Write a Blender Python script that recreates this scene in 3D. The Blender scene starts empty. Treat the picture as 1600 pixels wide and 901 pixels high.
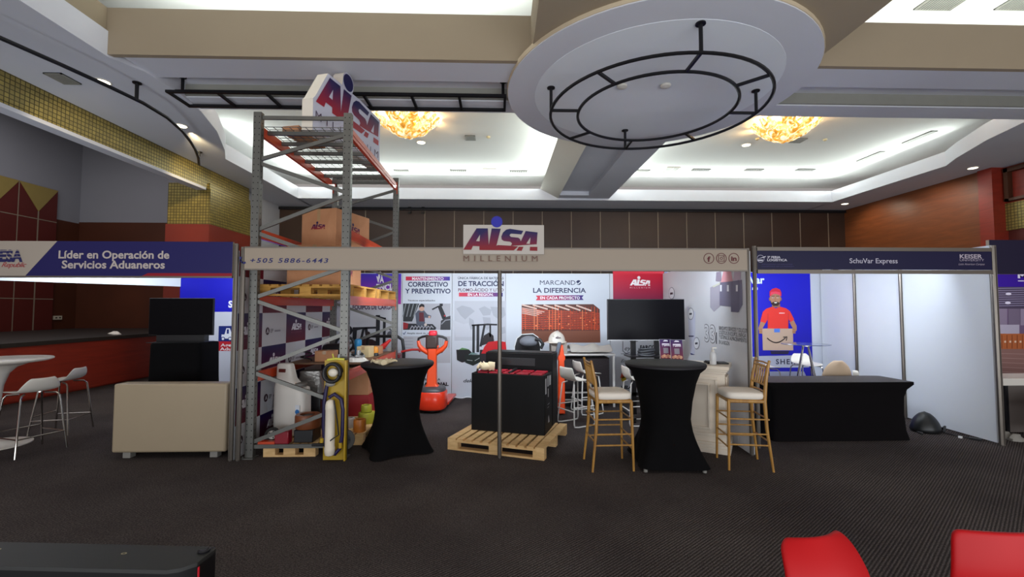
import bpy, math, random
from mathutils import Matrix, Vector
from mathutils.geometry import tessellate_polygon
random.seed(7)
S = bpy.context.scene
COL = S.collection
PI = math.pi

# ------------------------------------------------------------------ camera, world, lights, exposure
CAM_H, FPX, YAW, PITCH = 1.78, 700.0, math.radians(1.7), math.radians(2.6)
cam = bpy.data.cameras.new('camera'); cam_o = bpy.data.objects.new('camera', cam); COL.objects.link(cam_o)
cam.sensor_width = 36.0; cam.lens = FPX / 1600 * 36.0; cam.clip_start = 0.05; cam.clip_end = 100
cam_o.location = (0, 0, CAM_H); cam_o.rotation_euler = (PI / 2 + PITCH, 0, -YAW)
S.camera = cam_o
S.view_settings.view_transform = 'Standard'; S.view_settings.look = 'None'
S.view_settings.exposure = 0.0; S.view_settings.gamma = 1.0; S.view_settings.use_curve_mapping = False
W = bpy.data.worlds.new('World'); S.world = W; W.use_nodes = True
W.node_tree.nodes['Background'].inputs[0].default_value = (0.95, 0.88, 0.85, 1)
W.node_tree.nodes['Background'].inputs[1].default_value = 0.36

def area(name, loc, size, energy, color=(1, 1, 1), rot=(0, 0, 0), spread=180):
    l = bpy.data.lights.new(name, 'AREA'); l.shape = 'RECTANGLE'; l.size, l.size_y = size
    l.energy = energy; l.color = color; l.spread = math.radians(spread)
    o = bpy.data.objects.new(name, l); COL.objects.link(o); o.location = loc; o.rotation_euler = rot
    return o
UP = (PI, 0, 0)
COOL = (0.90, 1.0, 0.97); WARM = (1.0, 0.66, 0.30); DAY = (0.80, 0.90, 1.0)
# cove tubes lying on the ledges and shining up at the lit ceiling fields
area('cove_tube', (-2.44, 14.04, 5.6), (7.42, 0.16), 115, COOL, (PI * 1.38, 0, 0))
area('cove_tube', (7.00, 14.04, 5.6), (7.21, 0.16), 115, COOL, (PI * 1.38, 0, 0))
area('cove_tube', (10.81, 11.98, 5.6), (0.16, 3.60), 50, COOL, (0, PI * .62, 0))
area('cove_tube', (-6.36, 11.98, 5.6), (0.16, 3.60), 50, COOL, (0, -PI * .62, 0))
area('cove_tube', (1.48, 11.24, 5.6), (0.12, 4.77), 46, COOL, (0, PI * .62, 0))
area('cove_tube', (3.34, 11.24, 5.6), (0.12, 4.77), 46, COOL, (0, -PI * .62, 0))
area('cove_tube', (-2.12, 7.55, 5.6), (5.94, 0.12), 54, (1, .9, .75), (PI * .62, 0, 0))
area('cove_tube', (6.78, 7.55, 5.6), (5.51, 0.12), 54, (1, .9, .75), (PI * .62, 0, 0))
area('cove_tube', (-2.33, 6.28, 5.9), (5.30, 0.12), 60, COOL, UP)
area('cove_tube', (7.21, 6.28, 5.6), (5.30, 0.12), 60, COOL, UP)
# the front ceiling field above the camera: warm chandelier light on the beam, cool cove light
area('front_field_light', (-2.1, 3.2, 6.0), (3.0, 2.0), 16, (1.0, 0.80, 0.60))
area('front_field_light', (6.8, 3.2, 6.0), (3.0, 2.0), 14, (1.0, 0.80, 0.64))
# added fill light behind the camera, tilted up to brighten the ceiling undersides
area('rear_fill_light', (2.0, -2.9, 1.0), (18, 2.4), 820, (.89, .95, 1), (math.radians(130), 0, 0))
# shell-scheme spotlights on the inner side of the fascias
area('booth_spot', (-.5, 6.0, 2.46), (2.4, 0.10), 56, DAY, (math.radians(62), 0, 0), 150)
area('booth_spot', (1.9, 6.0, 2.46), (2.0, 0.10), 36, DAY, (math.radians(62), 0, 0), 150)
area('booth_spot', (4.9, 6.2, 2.5), (2.6, 0.10), 52, (0.78, .88, 1), (math.radians(60), 0, 0), 150)
area('booth_spot', (-4.2, 6.5, 2.45), (1.8, 0.10), 20, DAY, (math.radians(66), 0, 0), 140)
area('booth_spot', (-5.9, 6.6, 1.95), (1.2, 0.10), 12, DAY, (math.radians(140), 0, math.radians(50)), 150)
area('booth_spot', (4.2, 7.8, 2.5), (0.10, 2.2), 24, (.8, .9, 1), (0, math.radians(-62), 0), 150)  # added lamp without a fixture, brightens the plain white side wall
area('booth_spot', (8.0, 5.95, 2.45), (1.6, 0.1), 10, (.9, .9, 1), (math.radians(62), 0, 0), 150)
# downlights of the low soffit that wash the gold pillar and the wooden wall
def spot(name, loc, aim, energy, color, deg=70, blend=.6, r=.06):
    l = bpy.data.lights.new(name, 'SPOT'); l.energy = energy; l.color = color; l.spot_size = math.radians(deg); l.spot_blend = blend; l.shadow_soft_size = r
    o = bpy.data.objects.new(name, l); COL.objects.link(o); o.location = loc
    o.rotation_euler = (Vector(aim) - Vector(loc)).to_track_quat('-Z', 'Y').to_euler(); return o
spot('downlight_beam', (-5.96, 8.7, 5.16), (-7.1, 11.9, 4.2), 260, (1, .80, .45), 62)
spot('downlight_beam', (-5.96, 6.78, 5.16), (-7.3, 8.0, 3.8), 60, (1, .85, .6), 90)
spot('downlight_beam', (10.9, 13.8, 5.16), (11.98, 13.6, 3.1), 52, (1, .84, .66), 130)
spot('downlight_beam', (10.9, 11.4, 5.16), (11.98, 11.7, 3.1), 52, (1, .84, .66), 130)

area('stage_fill_light', (-10.9, 9.5, 7.4), (3.0, 6.0), 190, (.95, .96, 1))  # added fill above the stage, out of view, to lift its dark walls
# ------------------------------------------------------------------ helpers: measured points
_fw = Vector((math.sin(YAW) * math.cos(PITCH), math.cos(YAW) * math.cos(PITCH), math.sin(PITCH)))
_rt = Vector((math.cos(YAW), -math.sin(YAW), 0)); _up = _rt.cross(_fw)
def _ray(x, y): return _fw + _rt * ((x - 800) / FPX) + _up * ((450.5 - y) / FPX)
def yp(x, y, Y):                      # point of the photo on the plane y = Y  -> (X, Z)
    d = _ray(x, y); t = Y / d.y; return (d.x * t, CAM_H + d.z * t)
def xp(x, y, X):                      # on the plane x = X -> (Y, Z)
    d = _ray(x, y); t = X / d.x; return (d.y * t, CAM_H + d.z * t)
def zp(x, y, Z):                      # on the plane z = Z -> (X, Y)
    d = _ray(x, y); t = (Z - CAM_H) / d.z; return (d.x * t, d.y * t)

# ------------------------------------------------------------------ helpers: materials
def lin(h):
    if not isinstance(h, str): return tuple(h[:3])
    h = h.lstrip('#'); r = []
    for i in (0, 2, 4):
        c = int(h[i:i + 2], 16) / 255
        r.append(c / 12.92 if c <= .04045 else ((c + .055) / 1.055) ** 2.4)
    return tuple(r)
MATS = {}
def mat(name, color, rough=.5, metal=0., var=.08, scale=6., bump=0., bscale=60., coat=0., emit=None, es=0., stretch=None, spec=.5):
    if name in MATS: return MATS[name]
    m = bpy.data.materials.new(name); m.use_nodes = True; nt = m.node_tree; N = nt.nodes; K = nt.links
    b = N['Principled BSDF']; c = lin(color)
    b.inputs['Roughness'].default_value = rough; b.inputs['Metallic'].default_value = metal
    b.inputs['Coat Weight'].default_value = coat; b.inputs['Specular IOR Level'].default_value = spec
    tc = N.new('ShaderNodeTexCoord'); mp = N.new('ShaderNodeMapping'); K.new(tc.outputs['Object'], mp.inputs[0])
    if stretch: mp.inputs['Scale'].default_value = stretch
    nz = N.new('ShaderNodeTexNoise'); nz.inputs['Scale'].default_value = scale; nz.inputs['Detail'].default_value = 4
    K.new(mp.outputs[0], nz.inputs['Vector'])
    mx = N.new('ShaderNodeMix'); mx.data_type = 'RGBA'
    mx.inputs[6].default_value = (*[max(0, q * (1 - var)) for q in c], 1); mx.inputs[7].default_value = (*[min(1, q * (1 + var)) for q in c], 1)
    K.new(nz.outputs[0], mx.inputs[0]); K.new(mx.outputs[2], b.inputs['Base Color'])
    if bump:
        n2 = N.new('ShaderNodeTexNoise'); n2.inputs['Scale'].default_value = bscale; n2.inputs['Detail'].default_value = 3
        K.new(mp.outputs[0], n2.inputs['Vector'])
        bp = N.new('ShaderNodeBump'); bp.inputs['Strength'].default_value = bump; bp.inputs['Distance'].default_value = .01
        K.new(n2.outputs[0], bp.inputs['Height']); K.new(bp.outputs[0], b.inputs['Normal'])
    if emit:
        b.inputs['Emission Color'].default_value = (*lin(emit), 1); b.inputs['Emission Strength'].default_value = es
    MATS[name] = m; return m
def print_mat():                      # ink: the colour of each printed shape is stored on the mesh
    if 'print' in MATS: return MATS['print']
    m = bpy.data.materials.new('printed_vinyl'); m.use_nodes = True; nt = m.node_tree
    b = nt.nodes['Principled BSDF']; a = nt.nodes.new('ShaderNodeAttribute'); a.attribute_name = 'Col'
    nt.links.new(a.outputs['Color'], b.inputs['Base Color']); b.inputs['Roughness'].default_value = .45
    b.inputs['Specular IOR Level'].default_value = .3
    MATS['print'] = m; return m
PR = print_mat()
def node_mat(name, build, rough=.6):
    m = bpy.data.materials.new(name); m.use_nodes = True; nt = m.node_tree
    b = nt.nodes['Principled BSDF']; b.inputs['Roughness'].default_value = rough
    tc = nt.nodes.new('ShaderNodeTexCoord'); build(nt, b, tc); MATS[name] = m; return m
def _ramp(nt, stops):
    r = nt.nodes.new('ShaderNodeValToRGB'); e = r.color_ramp.elements
    while len(e) < len(stops): e.new(.5)
    for q, (p, c) in zip(e, stops): q.position = p; q.color = (*lin(c), 1)
    return r
def _carpet(nt, b, tc):
    N, K = nt.nodes, nt.links
    mp = N.new('ShaderNodeMapping'); mp.inputs['Rotation'].default_value = (0, 0, math.radians(52)); K.new(tc.outputs['Object'], mp.inputs[0])
    w = N.new('ShaderNodeTexWave'); w.inputs['Scale'].default_value = 14.; w.inputs['Distortion'].default_value = 1.6; w.inputs['Detail'].default_value = 3; w.inputs['Detail Scale'].default_value = 6
    K.new(mp.outputs[0], w.inputs['Vector'])
    n = N.new('ShaderNodeTexNoise'); n.inputs['Scale'].default_value = 90; K.new(tc.outputs['Object'], n.inputs['Vector'])
    n2 = N.new('ShaderNodeTexNoise'); n2.inputs['Scale'].default_value = .9; n2.inputs['Detail'].default_value = 5; K.new(tc.outputs['Object'], n2.inputs['Vector'])
    r = _ramp(nt, [(.15, '#46403e'), (.85, '#756c69')]); K.new(w.outputs[0], r.inputs[0])
    r2 = _ramp(nt, [(.3, '#8a8484'), (.7, '#ffffff')]); K.new(n.outputs[0], r2.inputs[0])
    r3 = _ramp(nt, [(.3, '#c8c4c8'), (.7, '#ffffff')]); K.new(n2.outputs[0], r3.inputs[0])
    m1 = N.new('ShaderNodeMix'); m1.data_type = 'RGBA'; m1.blend_type = 'MULTIPLY'; m1.inputs[0].default_value = 1
    m2 = N.new('ShaderNodeMix'); m2.data_type = 'RGBA'; m2.blend_type = 'MULTIPLY'; m2.inputs[0].default_value = 1
    K.new(r.outputs[0], m1.inputs[6]); K.new(r2.outputs[0], m1.inputs[7]); K.new(m1.outputs[2], m2.inputs[6]); K.new(r3.outputs[0], m2.inputs[7])
    K.new(m2.outputs[2], b.inputs['Base Color'])
    bp = N.new('ShaderNodeBump'); bp.inputs['Strength'].default_value = .6; bp.inputs['Distance'].default_value = .008
    K.new(w.outputs[0], bp.inputs['Height']); K.new(bp.outputs[0], b.inputs['Normal']); b.inputs['Specular IOR Level'].default_value = .15
CARPET = node_mat('ribbed_carpet', _carpet, .95)
def _mosaic(nt, b, tc, axis):
    N, K = nt.nodes, nt.links
    sp = N.new('ShaderNodeSeparateXYZ'); K.new(tc.outputs['Object'], sp.inputs[0]); cb = N.new('ShaderNodeCombineXYZ')
    K.new(sp.outputs[axis], cb.inputs[0]); K.new(sp.outputs[2], cb.inputs[1])
    br = N.new('ShaderNodeTexBrick'); br.offset = 0; br.inputs['Scale'].default_value = 1
    br.inputs['Brick Width'].default_value = .07; br.inputs['Row Height'].default_value = .07; br.inputs['Mortar Size'].default_value = .007
    br.inputs['Color1'].default_value = (*lin('#a5924f'), 1); br.inputs['Color2'].default_value = (*lin('#8f7f48'), 1); br.inputs['Mortar'].default_value = (*lin('#544a26'), 1)
    K.new(cb.outputs[0], br.inputs['Vector']); K.new(br.outputs[0], b.inputs['Base Color'])
    bp = N.new('ShaderNodeBump'); bp.invert = True; bp.inputs['Strength'].default_value = .7; bp.inputs['Distance'].default_value = .015
    K.new(br.outputs['Fac'], bp.inputs['Height']); K.new(bp.outputs[0], b.inputs['Normal']); b.inputs['Metallic'].default_value = .35
GOLD_X = node_mat('gold_mosaic_x', lambda nt, b, tc: _mosaic(nt, b, tc, 0), .35)
GOLD_Y = node_mat('gold_mosaic_y', lambda nt, b, tc: _mosaic(nt, b, tc, 1), .35)
def _wood(nt, b, tc, c0, c1, sc, ax):
    N, K = nt.nodes, nt.links
    mp = N.new('ShaderNodeMapping'); mp.inputs['Scale'].default_value = sc; K.new(tc.outputs['Object'], mp.inputs[0])
    n = N.new('ShaderNodeTexNoise'); n.inputs['Scale'].default_value = 2.2; n.inputs['Detail'].default_value = 7; n.inputs['Distortion'].default_value = 1.2; K.new(mp.outputs[0], n.inputs['Vector'])
    r = _ramp(nt, [(.25, c0), (.75, c1)]); K.new(n.outputs[0], r.inputs[0]); K.new(r.outputs[0], b.inputs['Base Color'])
ORANGE_WOOD = node_mat('orange_wood_veneer', lambda nt, b, tc: _wood(nt, b, tc, '#6b3a1e', '#854a27', (1, .5, 5), 0), .4)
RED_WOOD = node_mat('red_wood_panel', lambda nt, b, tc: _wood(nt, b, tc, '#7f2619', '#9c3220', (1, .5, 4), 0), .45)
PALLET_WOOD = node_mat('pallet_softwood', lambda nt, b, tc: _wood(nt, b, tc, '#c79c63', '#e9c48e', (2, 9, 9), 0), .75)
PALLET_YELLOW = node_mat('pallet_yellow_wood', lambda nt, b, tc: _wood(nt, b, tc, '#a8762f', '#cd9a49', (2, 9, 9), 0), .75)
BAMBOO = node_mat('brown_gold_wood', lambda nt, b, tc: _wood(nt, b, tc, '#93652c', '#c09044', (6, 6, 1.2), 0), .35)
CARTON = node_mat('corrugated_cardboard', lambda nt, b, tc: _wood(nt, b, tc, '#b07a55', '#bd8862', (1.5, 1.5, 1.5), 0), .8)

# ------------------------------------------------------------------ helpers: mesh builder
def fr(o, u, v):
    u = Vector(u).normalized(); v = Vector(v).normalized(); w = u.cross(v)
    return Matrix(((u.x, v.x, w.x, o[0]), (u.y, v.y, w.y, o[1]), (u.z, v.z, w.z, o[2]), (0, 0, 0, 1)))
def at(x=0, y=0, z=0, rz=0): return Matrix.Translation((x, y, z)) @ Matrix.Rotation(rz, 4, 'Z')
_TX = {}
def glyphs(s, bold, shear, space):
    k = (s, bold, shear, space)
    if k not in _TX:
        c = bpy.data.curves.new('t', 'FONT'); c.body = s; c.size = 1; c.offset = bold; c.shear = shear; c.space_character = space; c.resolution_u = 3
        o = bpy.data.objects.new('t', c); COL.objects.link(o)
        me = bpy.data.meshes.new_from_object(o)
        v = [(p.co.x, p.co.y) for p in me.vertices]; f = [tuple(p.vertices) for p in me.polygons]
        bpy.data.objects.remove(o); bpy.data.curves.remove(c); bpy.data.meshes.remove(me)
        _TX[k] = (v, f)
    return _TX[k]
class MB:
    def __init__(s, M=None): s.v = []; s.f = []; s.mi = []; s.vc = []; s.mats = []; s.M = M or Matrix()
    def add(s, V, F, m, col=None, M=None):
        T = s.M @ M if M is not None else s.M
        if m not in s.mats: s.mats.append(m)
        i = s.mats.index(m); b = len(s.v)
        for p in V:
            p = Vector(p if len(p) == 3 else (*p, 0)); s.v.append(T @ p)
            s.vc.append(lin(col(p)) if callable(col) else (lin(col) if col else (1, 1, 1)))
        for f in F: s.f.append([b + q for q in f]); s.mi.append(i)
        return s
    def bx(s, x0, x1, y0, y1, z0, z1, m, col=None, M=None):
        V = [(x, y, z) for z in (z0, z1) for y in (y0, y1) for x in (x0, x1)]
        return s.add(V, [(0, 2, 3, 1), (4, 5, 7, 6), (0, 1, 5, 4), (2, 6, 7, 3), (0, 4, 6, 2), (1, 3, 7, 5)], m, col, M)
    def box(s, c, d, m, rz=0, col=None): return s.bx(-d[0] / 2, d[0] / 2, -d[1] / 2, d[1] / 2, -d[2] / 2, d[2] / 2, m, col, at(*c, rz))
    def loft(s, rings, m, caps=(True, True), closed=True, col=None, M=None):
        n = len(rings[0]); V = [p for r in rings for p in r]; F = []
        for i in range(len(rings) - 1):
            for j in range(n if closed else n - 1):
                k = (j + 1) % n; F.append((i * n + j, i * n + k, (i + 1) * n + k, (i + 1) * n + j))
        if caps[0]: F.append(tuple(range(n))[::-1])
        if caps[1]: F.append(tuple(range((len(rings) - 1) * n, len(rings) * n)))
        return s.add(V, F, m, col, M)
    def lathe(s, prof, m, n=24, c=(0, 0, 0), M=None, caps=(True, True)):
        R = [[(c[0] + r * math.cos(2 * PI * j / n), c[1] + r * math.sin(2 * PI * j / n), c[2] + z) for j in range(n)] for r, z in prof]
        return s.loft(R, m, caps, M=M)
    def tube(s, pts, r, m, n=8, closed=False, radii=None):
        P = [Vector(p) for p in pts]; N = len(P); R = []; up = None
        for i in range(N):
            a = P[i - 1] if (i or closed) else P[0]; b = P[(i + 1) % N] if (i < N - 1 or closed) else P[-1]
            t = (b - a).normalized()
            if up is None:
                up = Vector((0, 0, 1)) if abs(t.z) < .9 else Vector((0, 1, 0))
            x = up.cross(t)
            if x.length < 1e-5: x = Vector((1, 0, 0)).cross(t)
            x.normalize(); y = t.cross(x); up = y
            q = radii[i] if radii else r
            R.append([P[i] + (x * math.cos(2 * PI * j / n + PI / n) + y * math.sin(2 * PI * j / n + PI / n)) * q for j in range(n)])
        if closed: R.append(R[0])
        return s.loft(R, m, (not closed, not closed))
    def bar(s, p0, p1, w, h, m):          # rectangular bar between two points
        a, b = Vector(p0), Vector(p1); t = (b - a).normalized(); up = Vector((0, 0, 1)) if abs(t.z) < .95 else Vector((0, 1, 0))
        x = t.cross(up).normalized(); y = x.cross(t)
        R = [[p + x * (w / 2 * i) + y * (h / 2 * j) for i, j in ((-1, -1), (1, -1), (1, 1), (-1, 1))] for p in (a, b)]
        return s.loft(R, m)
    def cyl(s, p0, p1, r0, m, r1=None, n=16): return s.tube([p0, p1], r0, m, n, radii=[r0, r0 if r1 is None else r1])
    def ell(s, c, r, m, n=16, k=8, M=None, z0=-1., z1=1.):
        R = []
        for i in range(k + 1):
            t = math.asin(z0) + (math.asin(z1) - math.asin(z0)) * i / k
            q = max(math.cos(t), 1e-3)
            R.append([(c[0] + r[0] * q * math.cos(2 * PI * j / n), c[1] + r[1] * q * math.sin(2 * PI * j / n), c[2] + r[2] * math.sin(t)) for j in range(n)])
        return s.loft(R, m, M=M)
    def flat(s, poly, M, w, col, m=None, holes=()):
        loops = [[Vector((p[0], p[1], 0)) for p in q] for q in (poly, *holes)]
        P = [p for q in loops for p in q]; T = tessellate_polygon(loops); F = []
        for t in T:
            a, b, c = (P[i] for i in t)
            F.append(tuple(t) if (b - a).cross(c - a).z > 0 else tuple(t)[::-1])
        return s.add([(p.x, p.y, w) for p in P], F, m or PR, col, M)
    def rect(s, x0, y0, x1, y1, M, w, col, m=None):
        return s.add([(x0, y0, w), (x1, y0, w), (x1, y1, w), (x0, y1, w)], [(0, 1, 2, 3)], m or PR, col, M)
    def disc(s, x, y, r, M, w, col, n=20, ry=None, m=None): return s.flat([(x + r * math.cos(2 * PI * i / n), y + (ry or r) * math.sin(2 * PI * i / n)) for i in range(n)], M, w, col, m)
    def ring2(s, x, y, r, t, M, w, col, n=24, m=None):
        V = [(x + q * math.cos(2 * PI * i / n), y + q * math.sin(2 * PI * i / n), w) for q in (r, r - t) for i in range(n)]
        return s.add(V, [(i, (i + 1) % n, n + (i + 1) % n, n + i) for i in range(n)], m or PR, col, M)
    def stroke(s, pts, t, M, w, col, m=None):
        for a, b in zip(pts, pts[1:]):
            d = Vector((b[0] - a[0], b[1] - a[1])); L = d.length
            if L < 1e-6: continue
            n = Vector((-d.y, d.x)) / L * t / 2; e = d / L * t / 3
            s.add([(a[0] - e.x - n.x, a[1] - e.y - n.y, w), (b[0] + e.x - n.x, b[1] + e.y - n.y, w), (b[0] + e.x + n.x, b[1] + e.y + n.y, w), (a[0] - e.x + n.x, a[1] - e.y + n.y, w)], [(0, 1, 2, 3)], m or PR, col, M)
        return s
    def prism(s, poly, M, w0, w1, m, col=None, holes=()):
        s.flat(poly, M, w1, col, m, holes); k = len(s.f)
        s.flat(poly, M, w0, col, m, holes)
        for i in range(k, len(s.f)): s.f[i] = s.f[i][::-1]
        for L in (poly, *holes):
            A = sum(a[0] * b[1] - b[0] * a[1] for a, b in zip(L, [*L[1:], L[0]])); n = len(L)
            V = [(*p, w0) for p in L] + [(*p, w1) for p in L]; ccw = (A > 0) == (L is poly)
            F = [(i, (i + 1) % n, n + (i + 1) % n, n + i) for i in range(n)]
            s.add(V, F if ccw else [f[::-1] for f in F], m, col, M)
        return s
    def text(s, t, x0, x1, y0, h, M, w, col, bold=0., shear=0., space=1., m=None, ref=None):
        V, F = glyphs(t, bold, shear, space); V0 = V if ref is None else glyphs(t, ref, shear, space)[0]; H, _ = glyphs('H', 0, 0, 1); ch = max(p[1] for p in H)
        a, b = min(p[0] for p in V0), max(p[0] for p in V0)
        k = (x1 - x0) / (b - a)
        return s.add([(x0 + (p[0] - a) * k, y0 + p[1] / ch * h, w) for p in V], F, m or PR, col, M)
    def obj(s, name, parent=None, bevel=0., smooth=40, solid=0., sub=0, seg=2):
        me = bpy.data.meshes.new(name); me.from_pydata([tuple(p) for p in s.v], [], s.f)
        for m in s.mats: me.materials.append(m)
        me.polygons.foreach_set('material_index', s.mi)
        if PR in s.mats:
            a = me.color_attributes.new('Col', 'FLOAT_COLOR', 'POINT'); a.data.foreach_set('color', [q for c in s.vc for q in (*c, 1)])
        me.polygons.foreach_set('use_smooth', [True] * len(me.polygons)); me.update()
        me.set_sharp_from_angle(angle=math.radians(smooth))
        o = bpy.data.objects.new(name, me); COL.objects.link(o)
        if parent is not None: o.parent = parent
        if solid: q = o.modifiers.new('s', 'SOLIDIFY'); q.thickness = solid; q.offset = 0
        if sub: q = o.modifiers.new('u', 'SUBSURF'); q.levels = q.render_levels = sub
        if bevel: q = o.modifiers.new('b', 'BEVEL'); q.width = bevel; q.segments = seg; q.limit_method = 'ANGLE'; q.angle_limit = math.radians(40)
        return o
def tag(o, label, cat, group=None):
    o['label'] = label; o['category'] = cat
    if group: o['group'] = group
    return o
def thing(name, label, cat, loc=(0, 0, 0), rz=0, group=None):
    o = bpy.data.objects.new(name, None); COL.objects.link(o); o.location = loc; o.rotation_euler = (0, 0, rz); o.empty_display_size = .1
    return tag(o, label, cat, group)
def struct(o): o['kind'] = 'structure'; return o
KIDS = {}
def dup(root, loc, rz, label, group=None):
    def cp(o, par):
        c = o.copy(); COL.objects.link(c)
        if par is not None: c.parent = par
        for ch in list(o.children): cp(ch, c)
        return c
    r = cp(root, None); r.location = loc; r.rotation_euler = (0, 0, rz); r['label'] = label
    if group: r['group'] = group
    return r
def lerp(a, b, t): return tuple(x + (y - x) * t for x, y in zip(lin(a), lin(b)))
def vgrad(y0, y1, c0, c1): return lambda p: lerp(c0, c1, min(1, max(0, (p.y - y0) / (y1 - y0))))
def hgrad(x0, x1, c0, c1): return lambda p: lerp(c0, c1, min(1, max(0, (p.x - x0) / (x1 - x0))))

# the exhibitor's four-letter mark, traced in pixels from an enlarged image crop (x right, y up, 1275 wide)
_LG = [([(100, 660), (325, 290), (518, 290), (535, 580), (585, 290), (740, 295), (665, 590), (690, 578), (905, 588), (1040, 600), (965, 668), (375, 665), (375, 600), (262, 595), (235, 660)], [[(315, 510), (385, 395), (378, 515)]]),
       ([(1130, 330), (1095, 390), (925, 378), (900, 388), (893, 412), (915, 436), (1040, 448), (1072, 472), (1085, 512), (1170, 332), (1375, 355), (1360, 560), (1010, 585), (915, 588), (935, 548), (905, 520), (795, 506), (757, 482), (750, 430), (780, 360), (835, 310), (900, 295)], [[(1180, 552), (1255, 435), (1243, 556)]]),
       ([(1050, 606), (1130, 606), (1100, 675), (1012, 672)], []), ([(1245, 606), (1370, 606), (1370, 675), (1240, 672)], [])]
def logo(mb, M, x, y, width, w, col, m=None, name=True, dot='#20206e', ncol=None, depth=0.):
    k = width / 1275.; T = lambda p: (x + (p[0] - 100) * k, y + (670 - p[1]) * k)
    for o, h in _LG:
        o2 = [T(p) for p in o]; h2 = [[T(p) for p in q] for q in h]
        if depth: mb.prism(o2, M, w - depth, w, m or PR, col, h2)
        else: mb.flat(o2, M, w, col, m, h2)
    c = T((672, 175)); mb.disc(c[0], c[1], 98 * k, M, w, dot, 24, m=m)
    if name: mb.text('MILLENIUM', x + 0 * k, x + 1265 * k, y - 172 * k, 88 * k, M, w, ncol or '#7a3a3a', space=1.9)
# ------------------------------------------------------------------ the setting
WHITE = mat('ceiling_paint', '#d9d4ca', .85, var=.02, scale=2)
SOFF = mat('soffit_paint', '#cfcfd6', .85, var=.03, scale=1.5)
FASC = mat('warm_lit_beam_paint', '#998973', .85, var=.03, scale=1.5)  # beige holds the warm lamplight that falls on the beam
LITC = mat('ceiling_field_paint', '#efeee8', .9, var=.02, scale=1)
GREYW = mat('stage_wall_paint', '#8f8d92', .9, var=.05, scale=1.2)
DARKP = mat('dark_brown_partition', '#3a261c', .5, var=.12, scale=2, stretch=(1, 1, .3))
SEAM = mat('partition_seam', '#8d7c6a', .4)
REDT = mat('red_wall_panel', '#5a1e18', .5, var=.12, scale=1.5)
REDB = mat('red_base_panel', '#7c2a1c', .5, var=.1, scale=1.5)
BROWNP = mat('brown_wall_panel', '#4d2411', .5, var=.25, scale=1.2)
GOLDP = mat('gold_paint', '#a38c4e', .45, metal=.2, var=.08)
STAGET = mat('stage_floor_dark', '#2b2622', .5, var=.1)
BLACK = mat('black_steel', '#17161a', .45, metal=.3)
GRILL = mat('grey_grille', '#8f8d84', .6)
GRILLD = mat('grille_gap', '#3f3d3a', .8)
GLOW = mat('lamp_lens', '#fff4dd', .3, emit='#fff1d0', es=5)

mb = MB(); mb.bx(-18, 16, -3, 16, -.05, 0, CARPET); struct(mb.obj('floor'))
mb = MB(); mb.bx(-7.42, 12.084, 15.052, 15.264, 0, 5.617, DARKP)  # hall walls, ceiling and ceiling lights: numbers scaled up about the camera
for i in range(-6, 16):
    x = -2.49 + .991 * i
    if -7.4 < x < 11.98: mb.bx(x - .012, x + .012, 15.036, 15.052, 0, 5.172, SEAM)
mb.bx(-7.42, 11.978, 14.967, 15.052, 5.087, 5.172, BLACK)
struct(mb.obj('wall_back'))
mb = MB(); mb.bx(11.978, 12.19, 10.653, 15.052, 0, 5.617, ORANGE_WOOD); struct(mb.obj('wall_right'))
mb = MB(); mb.bx(11.893, 12.317, 10.335, 10.653, 0, 5.193, RED_WOOD); struct(mb.obj('trim_1'))
mb = MB(); mb.bx(12.243, 12.455, 2.12, 10.335, 0, 3.656, REDT); mb.bx(12.243, 12.455, 2.12, 10.335, 4.303, 5.617, RED_WOOD); struct(mb.obj('wall_right_front'))
mb = MB(); mb.bx(12.19, 12.455, 2.12, 10.335, 3.656, 4.303, GOLD_Y); struct(mb.obj('trim_2'))
WINF = mat('window_frame_wood', '#4a2a18', .5)
mb = MB()
for z0, z1 in ((4.345, 4.41), (5.045, 5.14)): mb.bx(12.126, 12.254, 4.24, 10.303, z0, z1, WINF)
for y in (10.2, 9.75, 7.84, 5.94): mb.bx(12.126, 12.254, y, y + .09, 4.345, 5.14, WINF)
mb.bx(12.211, 12.238, 4.24, 9.75, 4.41, 5.045, mat('window_pane', '#8a7766', .25, var=.3, scale=.8, spec=.8))
struct(mb.obj('window_1'))

# left: proscenium, pillar, stage
mb = MB(); mb.bx(-7.632, -7.314, 12.85, 15.05, 0, 5.617, mat('rear_corner_paint', '#b5b6bd', .85, var=.03)); struct(mb.obj('wall_left'))
mb = MB(); mb.bx(-7.42, -7.102, 0.53, 12.826, 4.716, 5.193, GOLD_Y); struct(mb.obj('trim_3'))
mb = MB(); mb.bx(-7.32, -7.09, 0.53, 10.95, 4.655, 4.716, SOFF); struct(mb.obj('trim_4'))
mb = MB()
mb.bx(-8.077, -7.038, 11.024, 12.847, 0, 3.836, REDB)
mb.bx(-8.056, -7.06, 11.045, 12.826, 3.836, 4.854, GOLD_X)
mb.bx(-7.06, -7.044, 11.045, 12.826, 3.836, 4.716, GOLD_Y)
struct(mb.obj('wall_stage_pillar'))
mb = MB()
mb.bx(-14.204, -7.314, 15.264, 15.476, 4.663, 7.525, GREYW); mb.bx(-14.204, -7.314, 15.243, 15.476, 1.102, 4.663, BROWNP)
struct(mb.obj('wall_stage_back'))
mb = MB(); mb.bx(-14.31, -13.992, 2.12, 15.476, 4.61, 7.525, GREYW); mb.bx(-14.31, -13.971, 2.12, 15.264, 1.102, 4.61, BROWNP); struct(mb.obj('wall_stage_left'))
mb = MB(); mb.bx(-13.971, -13.886, 3.18, 14.384, 1.102, 5.49, REDT)
M = fr((-13.886, 0, 0), (0, 1, 0), (0, 0, 1))
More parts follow.
